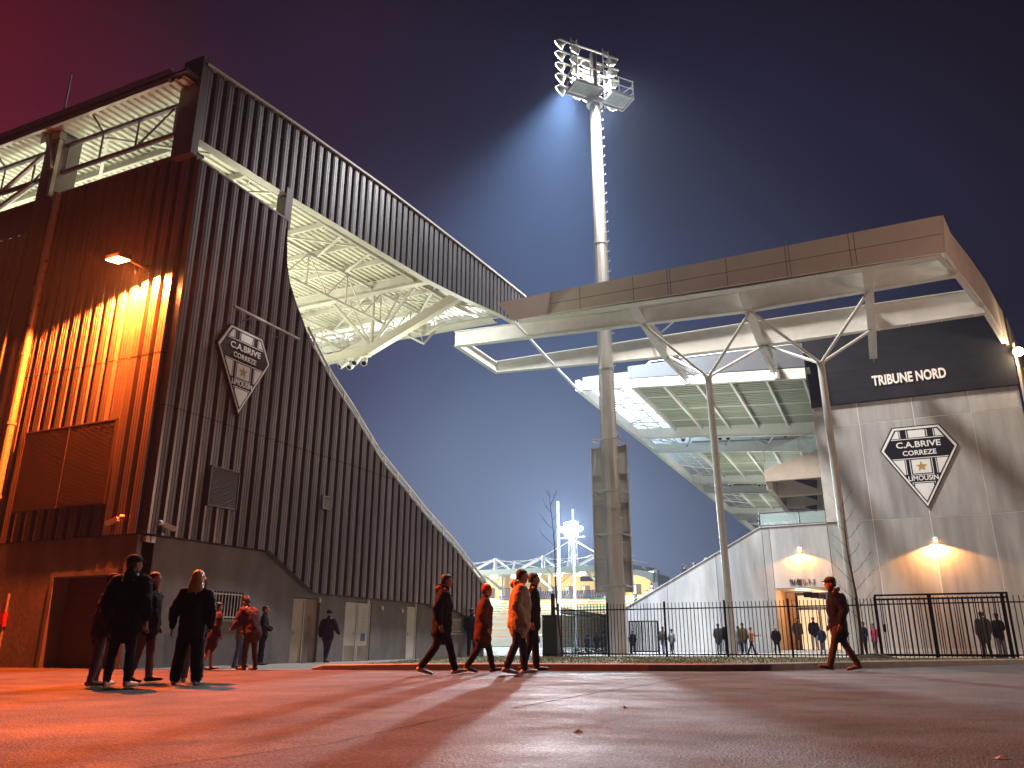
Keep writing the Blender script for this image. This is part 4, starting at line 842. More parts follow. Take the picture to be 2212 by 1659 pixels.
# far mast
fm_ = oY(1237, 1143, 135); far = thing("floodlight_mast", (fm_.x, 135, 0), "distant lattice floodlight tower blazing above the far stand", "floodlight mast")
mb = MB(); zt = fm_.z - 1.6
for sx_, sy_ in ((-1, -1), (1, -1), (1, 1), (-1, 1)): mb.tube((fm_.x + sx_ * 1.1, 135 + sy_ * 1.1, 0), (fm_.x + sx_ * .5, 135 + sy_ * .5, zt), .12, 6)
k = 0; z = 2
while z < zt - 1.3:
    f = 1.1 - .6 * z / zt; f2 = 1.1 - .6 * (z + 1.4) / zt; s_ = 1 if k % 2 else -1
    mb.tube((fm_.x - s_ * f, 135 - f, z), (fm_.x + s_ * f2, 135 - f2, z + 1.4), .06, 5); mb.tube((fm_.x + f, 135 - s_ * f, z), (fm_.x + f2, 135 + s_ * f2, z + 1.4), .06, 5); z += 1.4; k += 1
mb.build("lattice_tower", M['white'], far)
MB().box(fm_.x - 2.4, fm_.x + 2.4, 134.6, 135.8, zt, zt + .15).build("platform", M['white'], far)
dirc = (Vector((-8, 10, 0)) - fm_).normalized()
for i in range(5):
    for j in range(3):
        if i in (0, 4) and j != 1: continue
        c = Vector((fm_.x - 1.7 + i * .85, 134.4, zt + .7 + j * .85)); q = MB().tube(c, c + dirc * .3, .3, 10, .42).build("floodlight", M['galv'], far); MB().tube(c + dirc * .301, c + dirc * .32, .41, 12).build("lens", E_FAR, q)
lamp('SPOT', "far_flood_light", fm_ + dirc * 2.0 + Vector((0, 0, .5)), 90000, (.90, .95, 1.0), (-14, 30, 0), .9, 60, .5)

lamp('SPOT', "far_flood_glare", fm_ + dirc * 1.2, 420000, (.85, .92, 1.0), fm_ + dirc * 20, .9, 80, .9)
# ================================================================== FAR GRANDSTAND
YD = 118.0
fst = thing("grandstand", (-50, YD, 0), "distant floodlit grandstand with stayed roof and coloured seating across the pitch", "grandstand")
xr = oY(1366, 1230, YD).x; xl = -92
FW = mat("far_white_metal", (0.62, 0.66, 0.60), .5); FG = mat("far_roof_edge", (0.42, 0.50, 0.40), .5)
MB().box(xl, xr, YD - .2, YD, 10.9, 11.75).build("roof_edge", FG, fst)
MB().prism([(xl, YD, 11.75), (xl, YD + 14, 12.2), (xl, YD + 14, 11.6), (xl, YD, 10.95)], (xr - xl, 0, 0)).build("roof", FW, fst)
e_ = [oY(1366, 1229, YD), oY(1411, 1236, YD), oY(1411, 1256.6, YD), oY(1392, 1247, YD), oY(1366, 1240, YD)]
MB().prism(e_, (0, 10, 0)).build("end_canopy", FW, fst)
nrow = 14; sc = dict(y=mat("yellow_seat", (0.55, 0.36, 0.06), .6), g=mat("green_seat", (0.05, 0.30, 0.08), .6), o=mat("orange_seat", (0.60, 0.22, 0.05), .6), w=mat("cream_step", (0.55, 0.50, 0.38), .7))
MB().prism([(xl, 112.5, 0), (xl, 112.5, 1.0), (xl, 124.4, 7.2), (xl, 130, 7.3), (xl, 130, 0)], (xr + 8 - xl, 0, 0)).build("terrace", sc['w'], fst)
patt = ["yyooyyyy", "oyyoyyoy", "wyyyoowy", "yywyyyyo", "wyywwyyw", "yowwyywy", "wwyywwyy", "gywwygyw", "yyowwyww", "ggyyyggw", "ggoooggg", "ygoooygg", "ggooyygg", "gyoooggy"]
for r in range(nrow):
    y = 112.6 + r * .84; z = 1.02 + r * .44
    for b in range(8):
        xa_ = -66 + b * 4.6; MB().prism([(xa_, y, z), (xa_, y + .45, z + .02), (xa_, y + .62, z + .46), (xa_, y + .70, z + .46), (xa_, y + .62, z - .02)], (4.3, 0, 0)).build("seat_row", sc[patt[r][b]], fst)
for (x0_, z0_, y0_) in [(1085, 7.45, 124.6), (1118, 7.45, 124.6), (1160, 7.45, 124.6), (1207, 7.45, 124.6), (1240, 7.45, 124.6), (1270, 7.45, 124.6), (1120, 8.1, 125.8), (1163, 8.1, 125.8), (1210, 8.1, 125.8), (1243, 8.1, 125.8), (1275, 8.1, 125.8)]:
    x = oY(x0_ - 9, 1300, y0_).x; m_ = MB()
    for k in range(8): m_.prism([(x + k * .42, y0_, z0_), (x + k * .42, y0_ + .35, z0_), (x + k * .42, y0_ + .5, z0_ + .6), (x + k * .42, y0_ + .56, z0_ + .6), (x + k * .42, y0_ + .42, z0_ - .05)], (.32, 0, 0))
    m_.build("seat_group", mat("navy_seat", (0.03, 0.03, 0.05), .6), fst)
MB().box(xl, xr + 6, 125.5, 130, 7.3, 7.5).build("upper_walkway", FW, fst)
YW = 128.0; BXm = mat("box_yellow_panel", (0.62, 0.42, 0.16), .6); MB().box(xl, xr, YW, YW + .3, 7.5, 11.7).build("box_front", BXm, fst)
wr = random.Random(2); x = -66
while x < xr - 2:
    c = wr.choice([(1.0, .92, .8), (1.0, .75, .5), (.9, .95, 1.0)]); w_ = MB().box(x, x + 1.5, YW - .06, YW - .002, 7.9, 9.5).build("window", M['darksteel'], fst); MB().box(x + .1, x + .68, YW - .08, YW - .061, 8.0, 9.4).build("pane", emis("far_window_%d" % wr.randint(0, 2), c, wr.choice([.5, 1.5, 3.0])), w_); MB().box(x + .8, x + 1.4, YW - .08, YW - .061, 8.0, 9.4).build("pane", emis("far_window_dim", (1.0, .7, .4), .35), w_)
    if wr.random() < .6: MB().box(x - .1, x + 2.4, YW - .1, YW - .003, 10.2, 11.0).build("sign_panel", M['blackp'] if wr.random() < .35 else mat("sand_panel", (.6, .45, .22), .6), fst)
    x += 2.9
for k in range(9):
    x = -66 + k * 3.9
    for yy in (120.5, 124.5): MB().ball((x + (2 if yy > 122 else 0), yy, 11.0), .8, 10, (1, .35, .22)).build("ceiling_lamp", emis("far_ceiling_lamp", (1, .97, .9), 6), fst)
mb = MB()
for (px, py) in ((1070, 1208), (1172.6, 1203), (1296, 1196)):
    t0 = oY(px, py, YD + 1)
    mb.tube((t0.x, YD + 1, 11.6), t0, .35, 6, .28); mb.tube(t0, (t0.x - 4.2, YD + 1, 11.7), .22, 6); mb.tube(t0, (t0.x + 1.6, YD + 4, 11.7), .2, 6); mb.tube(t0, (t0.x + 7.5, YD + 1, 11.9), .05, 5); mb.tube(t0, (t0.x - 9, YD + 1, 12.0), .05, 5)
for px in (1112.7, 1228.6): t0 = oY(px, 1212, YD); mb.tube((t0.x - .5, YD, 11.2), t0, .16, 6)
mb.tube((xl, YD + 1, 13.0), (xr, YD + 1, 13.1), .04, 5); tt0 = oY(1237, 1165, 130); mb.tube(tt0, oY(1172, 1203, 119), .06, 5); mb.tube(tt0, oY(1290, 1196, 119), .06, 5); mb.build("roof_mast", M['white'], fst)
mb = MB(); 
for x in (-60, -51, -42, -33): mb.box(x, x + .4, 126.5, 127, 7.5, 11.6); mb.prism([(x, 119, 11.2), (x, 126.5, 9.0), (x, 126.5, 9.6), (x, 119, 11.5)], (.25, 0, 0))
mb.box(-31.0, -30.4, 119, 120, 0, 10.9); mb.build("roof_support", FW, fst)
for x in (-62, -48, -36): lamp('AREA', "far_stand_light", (x, 121.5, 10.4), 1300, (1, .93, .78), (x, 127, 7), 4.0)
lamp('SPOT', "far_terrace_fill", (-76, 94, 19), 60000, (1.0, .97, .9), (-50, 120, 5), 1.0, 70, .5)  # added spot, hidden behind the left stand, brightens the far seating
# ================================================================== GOAL
gp = thing("rugby_goal", (-28.3, 74.8, 0), "white rugby goal with two tall posts shining beyond the fence", "rugby goal")
p1 = oY(1205, 1083, 72); p2 = oY(1237, 1100, 77.6); MB().tube((p1.x, 72, 0), (p1.x, 72, p1.z), .18, 8, .15).build("upright", M['white'], gp); MB().tube((p2.x, 77.6, 0), (p2.x, 77.6, p2.z), .17, 8, .14).build("upright", M['white'], gp)
MB().tube((p1.x, 72, 3), (p2.x, 77.6, 3), .08, 8).build("crossbar", M['white'], gp)
# ================================================================== FENCES
FY = 31.3
def gz(x, y=FY):
    h = bvh.ray_cast(Vector((x, y, 2)), Vector((0, 0, -1))); return h[0].z if h[0] is not None else 0.0
fx = [oY(px, 1400, FY).x for px in (1207, 1315, 1440, 1572, 1712, 1863, 1903)]
fence = thing("fence", (fx[0], FY, 0), "long black picket fence along the grass verge in front of the stand", "fence")
def bay(par, p, q, n, h=2.0, r=.015, both=False, z0=None):
    m_ = MB(); p = Vector(p); q = Vector(q)
    for k in range(1, n + 1):
        c = p.lerp(q, k / (n + 1)); m_.tube(c + Vector((0, 0, .02)), c + Vector((0, 0, h)), r, 6)
    for zz in (.12, h - .22): m_.beam(p + Vector((0, 0, zz)), q + Vector((0, 0, zz)), .03, .045)
    return m_.build("picket_panel", M['blackp'], par)
for i, (a, b) in enumerate(zip(fx, fx[1:])):
    za = gz(a) - .02; bay(fence, (a, FY, za), (b, FY, gz(b) - .02), max(2, round((b - a) / .148)))
for a in fx: z = gz(a) - .05; MB().box(a - .035, a + .035, FY - .035, FY + .035, z, z + 2.08).build("post", M['blackp'], fence)
# sliding gate at the right
gx0, gx1 = oY(1905, 1400, 31.05).x, oY(2196, 1400, 31.05).x
gate = thing("sliding_gate", (gx0, 31.05, 0), "wide black barred sliding gate at the right end of the fence", "gate"); zg = gz(gx0, 31.05)
mb = MB()
for zz in (.1, 1.92, 2.06): mb.beam((gx0, 31.05, zg + zz), (gx1, 31.05, zg + zz), .06, .06)
for x in (gx0, gx1, (gx0 * .57 + gx1 * .43)): mb.beam((x, 31.05, zg + .05), (x, 31.05, zg + 2.09), .07, .07, (0, 1, 0))
mb.build("gate_frame", M['blackp'], gate); mb = MB(); n = round((gx1 - gx0) / .185)
for k in range(1, n): x = gx0 + (gx1 - gx0) * k / n; mb.box(x - .016, x + .016, 31.035, 31.065, zg + .1, zg + 1.92)
mb.build("bars", M['blackp'], gate); MB().box(gx0 + .12, gx0 + .22, 30.98, 31.02, zg + .85, zg + 1.1).build("lock_box", M['blackp'], gate)
fence2 = thing("fence", (fx[-1], FY, 0), "black picket fence behind the sliding gate at the right", "fence")
xs2 = [fx[-1] + .02] + [oY(px, 1400, FY + .12).x for px in (2023, 2185)] + [9.2]
for i, (a, b) in enumerate(zip(xs2, xs2[1:])): bay(fence2, (a, FY + .12, gz(a, FY) - .0), (b, FY + .12, gz(b, FY)), round((b - a) / .16)); MB().box(b - .05, b + .05, FY + .08, FY + .18, 0, 2.15).build("post", M['blackp'], fence2)
# side fence running back from the first post, open gate behind
f3 = thing("fence", (fx[0], FY, 0), "black picket fence running back from the cabinet towards the mast", "fence")
A_ = Vector((fx[0] + .05, FY + .1, 0)); B_ = oZ(1310, 1338, 1.72); B_.z = 0; C_ = A_ + (B_ - A_) * 1.55
bay(f3, A_, B_, round((B_ - A_).length / .15), 1.95); bay(f3, B_, C_, round((C_ - B_).length / .15), 1.95); MB().box(B_.x - .05, B_.x + .05, B_.y - .05, B_.y + .05, 0, 2.0).build("post", M['blackp'], f3); MB().box(C_.x - .05, C_.x + .05, C_.y - .05, C_.y + .05, 0, 2.0).build("post", M['blackp'], f3)
xg0, xg1 = oY(1362, 1400, 43).x, oY(1423, 1400, 43).x
g2 = thing("gate", (xg0, 43, 0), "small black gate standing open right behind the mast foot", "gate"); mb = MB(); zt2 = oY(1400, 1342, 43).z
mb.beam((xg0, 43, zt2), (xg1, 43, zt2), .05, .06); mb.beam((xg0, 43, .12), (xg1, 43, .12), .05, .06)
for x in (xg0, xg1): mb.box(x - .04, x + .04, 42.96, 43.04, 0, zt2 + .03)
for k in range(1, 16): x = xg0 + (xg1 - xg0) * k / 16; mb.box(x - .014, x + .014, 42.99, 43.01, .12, zt2)
mb.build("leaf", M['blackp'], g2); mb = MB()
for k in range(10): y = 43.1 + k * .22; mb.box(xg0 + .1, xg0 + .13, y, y + .03, 0.05, zt2)
mb.build("side_leaf", M['blackp'], g2)
# cabinet and its post
ca = oY(1176, 1418, 31.2); cb = oY(1206, 1330, 31.2); t = thing("electrical_cabinet", ca, "dark grey electrical cabinet standing at the left end of the fence", "cabinet")
MB().box(ca.x, cb.x, 31.0, 31.5, 0.0, cb.z).build("body", M['darksteel'], t); MB().box(ca.x - .02, cb.x + .02, 30.98, 31.52, cb.z, cb.z + .03).build("lid", M['darksteel'], t); MB().box(ca.x + .03, cb.x - .03, 30.985, 30.998, .15, cb.z - .04).build("door", mat("cabinet_door", (.05, .05, .05), .5), t); MB().box(ca.x + .04, ca.x + .08, 30.975, 30.985, cb.z - .16, cb.z - .1).build("label", M['white'], t)
pa = oY(1196, 1400, 31.9); pt_ = oY(1199, 1282, 31.9); t = thing("fence_post", (pa.x, 31.9, 0), "thick dark post with a short side arm behind the cabinet", "post"); MB().box(pa.x - .07, pa.x + .07, 31.83, 31.97, 0, pt_.z).build("shaft", M['darksteel'], t); MB().box(pa.x + .07, pa.x + .22, 31.87, 31.93, pt_.z - .65, pt_.z - .55).build("arm", M['darksteel'], t)
# crowd barrier seen through the gap
bx = oY(1135, 1410, 46).x; t = thing("crowd_barrier", (bx, 46, 0), "white crowd barrier in the gap left of the cabinet", "barrier"); mb = MB()
for z in (.15, 1.0): mb.tube((bx - .2, 46, z), (bx + 1.4, 46, z), .03, 5)
for k in range(11): mb.tube((bx - .2 + k * .16, 46, .0), (bx - .2 + k * .16, 46, 1.0), .018, 5)
mb.build("frame", M['white'], t)
# ================================================================== bare saplings
def sapling(base, top, label, seed, n=13, ll=1.0, r0=.045, start=.3):
    rr = random.Random(seed); t = thing("bare_tree", base, label, "tree", "young bare trees by the fence"); base = Vector(base); top = Vector(top); mb = MB(); pts = []
    for k in range(15): f = k / 14; pts.append(base.lerp(top, f) + Vector((sin(f * 9 + seed) * .04, cos(f * 7) * .03, 0)))
    for k in range(14): mb.tube(pts[k], pts[k + 1], r0 * (1 - k / 14) + .006, 6, r0 * (1 - (k + 1) / 14) + .006)
    mb.build("trunk", M['bark'], t); cr = MB()
    def branch(p, d, l, r, dep):
        segs = 5; q = p
        for s_ in range(segs):
            d = (d + Vector((rr.uniform(-.12, .12), rr.uniform(-.12, .12), .10))).normalized(); q2 = q + d * l / segs; cr.tube(q, q2, r * (1 - s_ / segs * .7), 4, r * (1 - (s_ + 1) / segs * .7)); q = q2
            if dep and s_ >= 1 and rr.random() < .75: a = rr.uniform(-.7, .7); branch(q, (Matrix.Rotation(a, 3, 'Y') @ d + Vector((0, rr.uniform(-.4, .4), .1))).normalized(), l * rr.uniform(.25, .45), r * .55, dep - 1)
    for k in range(n):
        f = start + (1 - start) * k / n; p = base.lerp(top, f); sd = 1 if k % 2 else -1
        branch(p, Vector((sd * rr.uniform(.6, 1), rr.uniform(-.5, .5), rr.uniform(.5, .9))).normalized(), ll * (1.15 - f * .7) * rr.uniform(.7, 1.1), .012, 1)
    cr.build("crown", M['bark'], t); return t
a = oY(1213, 1417, 30.6); sapling(a, oY(1187, 1056, 30.6), "thin bare sapling rising beside the goal posts left of the mast", 2, 15, 1.15, .04, .25)
a = oY(1866, 1414, 30.3); sapling(a, oY(1816, 1075, 30.3), "thin bare sapling in front of the right canopy column", 5, 14, 1.2, .05, .22)
mb = MB(); rr = random.Random(9)
for ring, hh in ((.75, .0), (.5, .09), (.25, .14), (.05, .16)): pass
rings = [[(a.x + .3 + ring * cos(2 * pi * k / 14) * (1 + .15 * sin(k * 2.3)), a.y + ring * .8 * sin(2 * pi * k / 14), gz(a.x, a.y) + hh - .02) for k in range(14)] for ring, hh in ((.75, .0), (.5, .10), (.25, .15), (.05, .17))]
mb.loft(rings); tag(mb.build("soil_mound", mat("soil", (0.035, 0.02, 0.018), .95, 0, .4, 15, .6, 30)), "dark soil mound around the foot of the right sapling", "soil mound")
#PART4
# ================================================================== PEOPLE
def cloth(name, c, var=.18): return mat(name, c, .85, 0, var, 9, .35, 30, spec=.2, bdist=.01)
SKIN = mat("skin", (0.42, 0.24, 0.17), .5, 0, .08, 20); HAIRD = mat("dark_hair", (0.025, 0.015, 0.01), .6, 0, .4, 60); HAIRB = mat("blonde_hair", (0.55, 0.36, 0.14), .5, 0, .35, 40, .5, 60, stretch=(1, 1, .15)); SOLE = mat("shoe_white", (.6, .58, .55), .6); SHOEB = mat("shoe_brown", (.16, .08, .04), .6); SHOED = mat("shoe_dark", (.02, .02, .02), .6)
def ring(c, d, rx, ry, n=12, up=Vector((1, 0, 0))):
    d = Vector(d).normalized(); a = (up - d * up.dot(d));  a = a.normalized() if a.length > 1e-3 else d.orthogonal().normalized(); b = d.cross(a)
    return [Vector(c) + a * cos(2 * pi * k / n) * rx + b * sin(2 * pi * k / n) * ry for k in range(n)]
def capsule(mb, pts, n=12):                     # pts: (point, rx, ry) ; rounded ends
    P = [(Vector(p), rx, ry) for p, rx, ry in pts]; rs = []
    d0 = (P[1][0] - P[0][0]).normalized(); d1 = (P[-1][0] - P[-2][0]).normalized()
    rs.append(ring(P[0][0] - d0 * P[0][1] * .7, d0, P[0][1] * .55, P[0][2] * .55, n))
    for i, (p, rx, ry) in enumerate(P):
        d = (P[min(i + 1, len(P) - 1)][0] - P[max(i - 1, 0)][0]); rs.append(ring(p, d, rx, ry, n))
    rs.append(ring(P[-1][0] + d1 * P[-1][1] * .7, d1, P[-1][1] * .55, P[-1][2] * .55, n)); mb.loft(rs)
WR = bpy.data.textures.new('cloth_folds', 'CLOUDS'); WR.noise_scale = .11; WR.noise_depth = 2
def remesh(mb, name, m, vox, parent=None, smooth_it=6, loc=None):
    me = mb.mesh(name); tmp = bpy.data.objects.new(name, me); COL.objects.link(tmp)
    r = tmp.modifiers.new("r", 'REMESH'); r.mode = 'VOXEL'; r.voxel_size = vox; fold = {'jacket': .045, 'trousers': .03, 'skirt': .04}.get(name, 0)
    if fold and vox < .03: dm = tmp.modifiers.new('d', 'DISPLACE'); dm.texture = WR; dm.strength = fold; dm.mid_level = .5; dm.texture_coords = 'LOCAL'
    s_ = tmp.modifiers.new("s", 'SMOOTH'); s_.iterations = smooth_it; s_.factor = .5
    dg = bpy.context.evaluated_depsgraph_get(); out = bpy.data.meshes.new_from_object(tmp.evaluated_get(dg)); bpy.data.objects.remove(tmp)
    out.name = name; out.materials.clear(); out.materials.append(m); out.polygons.foreach_set("use_smooth", [True] * len(out.polygons))
    o = bpy.data.objects.new(name, out); COL.objects.link(o)
    if parent is not None: o.parent = parent
    return o
def person(loc, H, face, label, jacket, trousers, group=None, legL=(2, 2), legR=(-2, 3), armL=(-12, 10, 38), armR=(-12, 10, 38), lean=0, headturn=0, headtilt=0, hair='short', hairm=None, hat=None, hatm=None, shoe=None, coat=.5, puff=1.0, hood=False, hoodm=None, lod=1, wide=False, spread=.5, skirt=False, held=None, bag=None, collar=True, fur=False, bare=False, toe=0, legm=None):
    """face: world heading in degrees (0 = +X, 90 = +Y). legs: (thigh swing forward, knee bend). arms: (swing forward, out, elbow bend)."""
    vox = .013 if lod == 1 else (.022 if lod == 2 else .034)
    hairm = hairm or HAIRD; shoe = shoe or SHOED
    up = Vector((0, 0, 1)); Rl = Matrix.Rotation(radians(-lean), 3, 'X')       # forward is +Y
    pel = Vector((0, 0, .53 * H)); sp = lambda v: pel + Rl @ Vector(v)
    chest = sp((0, 0, .20 * H)); neck = sp((0, .0, .315 * H)); headc = neck + Rl @ Vector((0, .012 * H, .085 * H))
    legs = []
    for sgn, (sw, kb) in ((-1, legL), (1, legR)):
        hip = pel + Vector((sgn * .052 * H, 0, -.01 * H)); a = radians(sw); b = radians(sw - kb); so = radians(spread * 4) * sgn
        kn = hip + Vector((sin(so), sin(a), -cos(a))).normalized() * .245 * H; an = kn + Vector((sin(so), sin(b), -cos(b))).normalized() * .235 * H
        fa = radians(max(-35, min(35, (sw - kb) * .55))); ft = an + Vector((sgn * .012 * H, cos(fa) * .115 * H, sin(fa) * .115 * H - .02 * H)); hl = an + Vector((0, -.028 * H, -.025 * H)); legs.append((hip, kn, an, ft, hl))
    minz = min(min(l[3].z, l[4].z) for l in legs) - .018 * H; dzv = Vector((0, 0, -minz))
    pel += dzv; chest += dzv; neck += dzv; headc += dzv; legs = [tuple(p + dzv for p in l) for l in legs]
    arms = []
    for sgn, (sw, out, eb) in ((-1, armL), (1, armR)):
        sh = chest + Rl @ Vector((sgn * .108 * H, 0, .075 * H)); a = radians(sw); o_ = radians(out) * sgn
        ud = Rl @ Vector((sin(o_), sin(a) * cos(o_), -cos(a) * cos(o_))); el = sh + ud.normalized() * .175 * H; b = radians(sw + eb)
        fd = Rl @ Vector((sin(o_) * .2 - sgn * .0015 * eb, sin(b), -cos(b))); wr_ = el + fd.normalized() * .15 * H; arms.append((sh, el, wr_, fd.normalized()))
    root_m = MB(); h = H; puff = puff * 1.06
    # body: torso, neck, head, limbs as one surface
    capsule(root_m, [(pel + up * -.03 * h, .075 * h, .055 * h), (pel + (chest - pel) * .5, .068 * h, .05 * h), (chest, .085 * h, .055 * h), (chest + (neck - chest) * .6, .085 * h, .045 * h)])
    capsule(root_m, [(neck - (neck - chest) * .3, .034 * h, .034 * h), (headc - up * .03 * h, .03 * h, .032 * h)])
    Hd = Matrix.Rotation(radians(headturn), 3, 'Z') @ Matrix.Rotation(radians(-lean * .5 - headtilt), 3, 'X')
    hs = lambda v: headc + Hd @ (Vector(v) * h * 1.08)
    hm_ = MB(); i0 = len(root_m.v)
    prof = [(-.062, .012, .020, .022), (-.050, .024, .028, .014), (-.030, .036, .043, .006), (-.005, .042, .052, .0), (.020, .044, .055, -.004), (.042, .038, .047, -.006), (.058, .020, .026, -.008)]
    root_m.loft([[hs((rx * cos(2 * pi * k / 14), cy + ry * sin(2 * pi * k / 14), z)) for k in range(14)] for z, rx, ry, cy in prof])
    if lod < 3:
        root_m.loft([[hs((.007 * cos(t) * w, .050 + .010 * w, z + .006 * sin(t) * w)) for t in [2 * pi * k / 6 for k in range(6)]] for z, w in ((.006, .6), (-.010, 1.3), (-.014, .9))])   # nose
        for s_ in (-1, 1): root_m.ball(hs((s_ * .044, -.004, -.006)), .011 * h, 6, (.5, 1, 1.5))
    for (hip, kn, an, ft, hl) in legs:
        capsule(root_m, [(hip, .046 * h, .048 * h), (hip.lerp(kn, .5), .042 * h, .043 * h), (kn, .030 * h, .032 * h), (kn.lerp(an, .35), .031 * h, .034 * h), (an, .018 * h, .02 * h)])
        capsule(root_m, [(hl, .02 * h, .02 * h), (ft, .018 * h, .014 * h)], 8)
    for (sh, el, wr_, fd) in arms:
        capsule(root_m, [(sh, .030 * h, .03 * h), (el, .022 * h, .023 * h), (wr_, .015 * h, .016 * h)])
        pm = wr_ + fd * .035 * h; capsule(root_m, [(wr_, .014 * h, .016 * h), (pm, .012 * h, .024 * h)], 8)
    body = remesh(root_m, "person", SKIN, vox * .9)
    if lod == 1:                                  # fingers joined into the body mesh
        fm2 = MB()
        for sgn, (sh, el, wr_, fd) in zip((-1, 1), arms):
            pm = wr_ + fd * .05 * h; side = fd.cross(Vector((0, 1, 0)) if abs(fd.y) < .8 else Vector((1, 0, 0))).normalized(); cr_ = fd.cross(side).normalized(); fw_ = cr_
            for k in range(4):
                o_ = fw_ * (.009 * h * (k - 1.5)) ; l_ = (.036, .042, .040, .030)[k] * h; curl = side * (-sgn) * .4
                q = pm + o_; q2 = q + (fd + curl * .3).normalized() * l_ * .55; q3 = q2 + (fd + curl * 1.8).normalized() * l_ * .5; fm2.tube(wr_ + fd * .025 * h + o_, q, .0055 * h, 6); fm2.tube(q, q2, .005 * h, 6); fm2.tube(q2, q3, .0045 * h, 6, .003 * h)
            t0 = wr_ + fd * .018 * h; fm2.tube(t0, t0 + (fw_ * 1.0 + fd * 1.1).normalized() * .034 * h, .006 * h, 6, .0045 * h)
        bm_ = bmesh.new(); bm_.from_mesh(body.data); tmp = fm2.mesh("f"); bm_.from_mesh(tmp); bm_.to_mesh(body.data); bm_.free(); bpy.data.meshes.remove(tmp)
        # eyes, brows and mouth as dark marks on the face
        ey = MB(); 
        for s_ in (-1, 1): ey.ball(hs((s_ * .017, .049, .010)), .0055 * h, 6, (1.3, .6, .7))
        ey.prism([hs((-.012, .050, -.030)), hs((.012, .050, -.030)), hs((.012, .053, -.033)), hs((-.012, .053, -.033))], Hd @ Vector((0, .002 * h, 0))); e_o = ey.build("face_features", HAIRD); e_o.parent = body
    body.location = loc; body.rotation_euler = (0, 0, radians(face - 90)); tag(body, label, "person", group)
    # trousers
    lm = MB(); wl = 1.55 if wide else 1.0; pf = puff
    if not bare:
        capsule(lm, [(pel + up * .05 * h, .074 * h, .058 * h), (pel - up * .02 * h, .082 * h, .064 * h)])
        for (hip, kn, an, ft, hl) in legs:
            capsule(lm, [(hip, .054 * h, .058 * h), (hip.lerp(kn, .5), .05 * h * (1 + (wl - 1) * .4), .052 * h * (1 + (wl - 1) * .4)), (kn, .039 * h * (1 + (wl - 1) * .8), .041 * h * (1 + (wl - 1) * .8)), (kn.lerp(an, .5), .037 * h * wl, .040 * h * wl), (an + (kn - an) * .02, .031 * h * wl, .034 * h * wl)])
        remesh(lm, "trousers", trousers, vox, body)
    # jacket or coat
    jm = MB(); hem = pel - (chest - pel).normalized() * (.02 + .12 * coat) * h; q = pf
    capsule(jm, [(hem, .098 * h * q, .080 * h * q), (pel + (chest - pel) * .25, .097 * h * q, .078 * h * q), (chest - (chest - pel) * .25, .100 * h * q, .078 * h * q), (chest + (neck - chest) * .15, .108 * h * q, .072 * h * q), (chest + (neck - chest) * .62, .084 * h * q, .058 * h * q), (neck - (neck - chest) * .05, .044 * h, .042 * h)], 16)
    for (sh, el, wr_, fd) in arms:
        capsule(jm, [(sh - (sh - chest) * .15, .050 * h * q, .052 * h * q), (sh.lerp(el, .4), .044 * h * q, .046 * h * q), (el, .039 * h * q, .040 * h * q), (el.lerp(wr_, .5), .036 * h * q, .037 * h * q), (wr_, .027 * h, .028 * h)])
    if hood: capsule(jm, [(neck + Rl @ Vector((0, -.045 * h, -.015 * h)), .052 * h, .036 * h), (neck + Rl @ Vector((0, -.055 * h, .02 * h)), .046 * h, .032 * h)])
    if collar: capsule(jm, [(neck - (neck - chest) * .1, .045 * h, .045 * h), (neck + (headc - neck) * .3, .040 * h, .042 * h)])
    remesh(jm, "jacket", jacket, vox, body, 4)
    if hoodm: 
        hm2 = MB(); capsule(hm2, [(neck + Rl @ Vector((-.03 * h, -.055 * h, .012 * h)), .030 * h, .03 * h), (neck + Rl @ Vector((.0, -.075 * h, .0)), .04 * h, .034 * h), (neck + Rl @ Vector((.03 * h, -.055 * h, .012 * h)), .030 * h, .03 * h)]); remesh(hm2, "hood", hoodm, vox, body, 3)
    if skirt:
        sk = MB(); capsule(sk, [(pel + up * .02 * h, .085 * h, .07 * h), (pel - up * .10 * h, .10 * h, .085 * h), (pel - up * .17 * h, .105 * h, .09 * h)], 16); remesh(sk, "skirt", trousers, vox, body)
    for (hip, kn, an, ft, hl) in legs:
        sm = MB(); capsule(sm, [(hl + up * .004 * h, .023 * h, .023 * h), (hl.lerp(ft, .5) + up * .004 * h, .023 * h, .022 * h), (ft, .024 * h, .016 * h)], 10); capsule(sm, [(an + up * .012 * h, .024 * h, .026 * h), (hl.lerp(ft, .2), .022 * h, .026 * h)], 10); remesh(sm, "shoe", shoe, max(vox * .7, .009), body, 2)
    # hair and hats
    if hair:
        hr = MB()
        hr.loft([[hs((rx * cos(2 * pi * k / 14), cy + ry * sin(2 * pi * k / 14), z)) for k in range(14)] for z, rx, ry, cy in [(-.03, .030, .026, -.034), (-.01, .042, .040, -.022), (.02, .048, .052, -.012), (.045, .044, .052, -.007), (.066, .022, .028, -.009)]])
        if hair == 'long':
            hr.loft([[hs((rx * cos(2 * pi * k / 12), cy + ry * sin(2 * pi * k / 12), z)) for k in range(12)] for z, rx, ry, cy in [(.03, .044, .03, -.03), (-.03, .056, .032, -.036), (-.09, .064, .028, -.046), (-.15, .058, .022, -.056), (-.19, .034, .014, -.058)]])
            for s_ in (-1, 1): hr.loft([[hs((s_ * .042 + rx * cos(2 * pi * k / 8), cy + rx * sin(2 * pi * k / 8), z)) for k in range(8)] for z, rx, cy in [(.02, .014, .0), (-.05, .016, .0), (-.12, .010, -.02)]])
        if hair == 'curly':
            rr_ = random.Random(int(H * 1000))
            for k in range(22): a = rr_.uniform(0, 2 * pi); hr.ball(hs((.036 * cos(a), -.008 + .036 * sin(a), rr_.uniform(.015, .06))), .017 * h, 6)
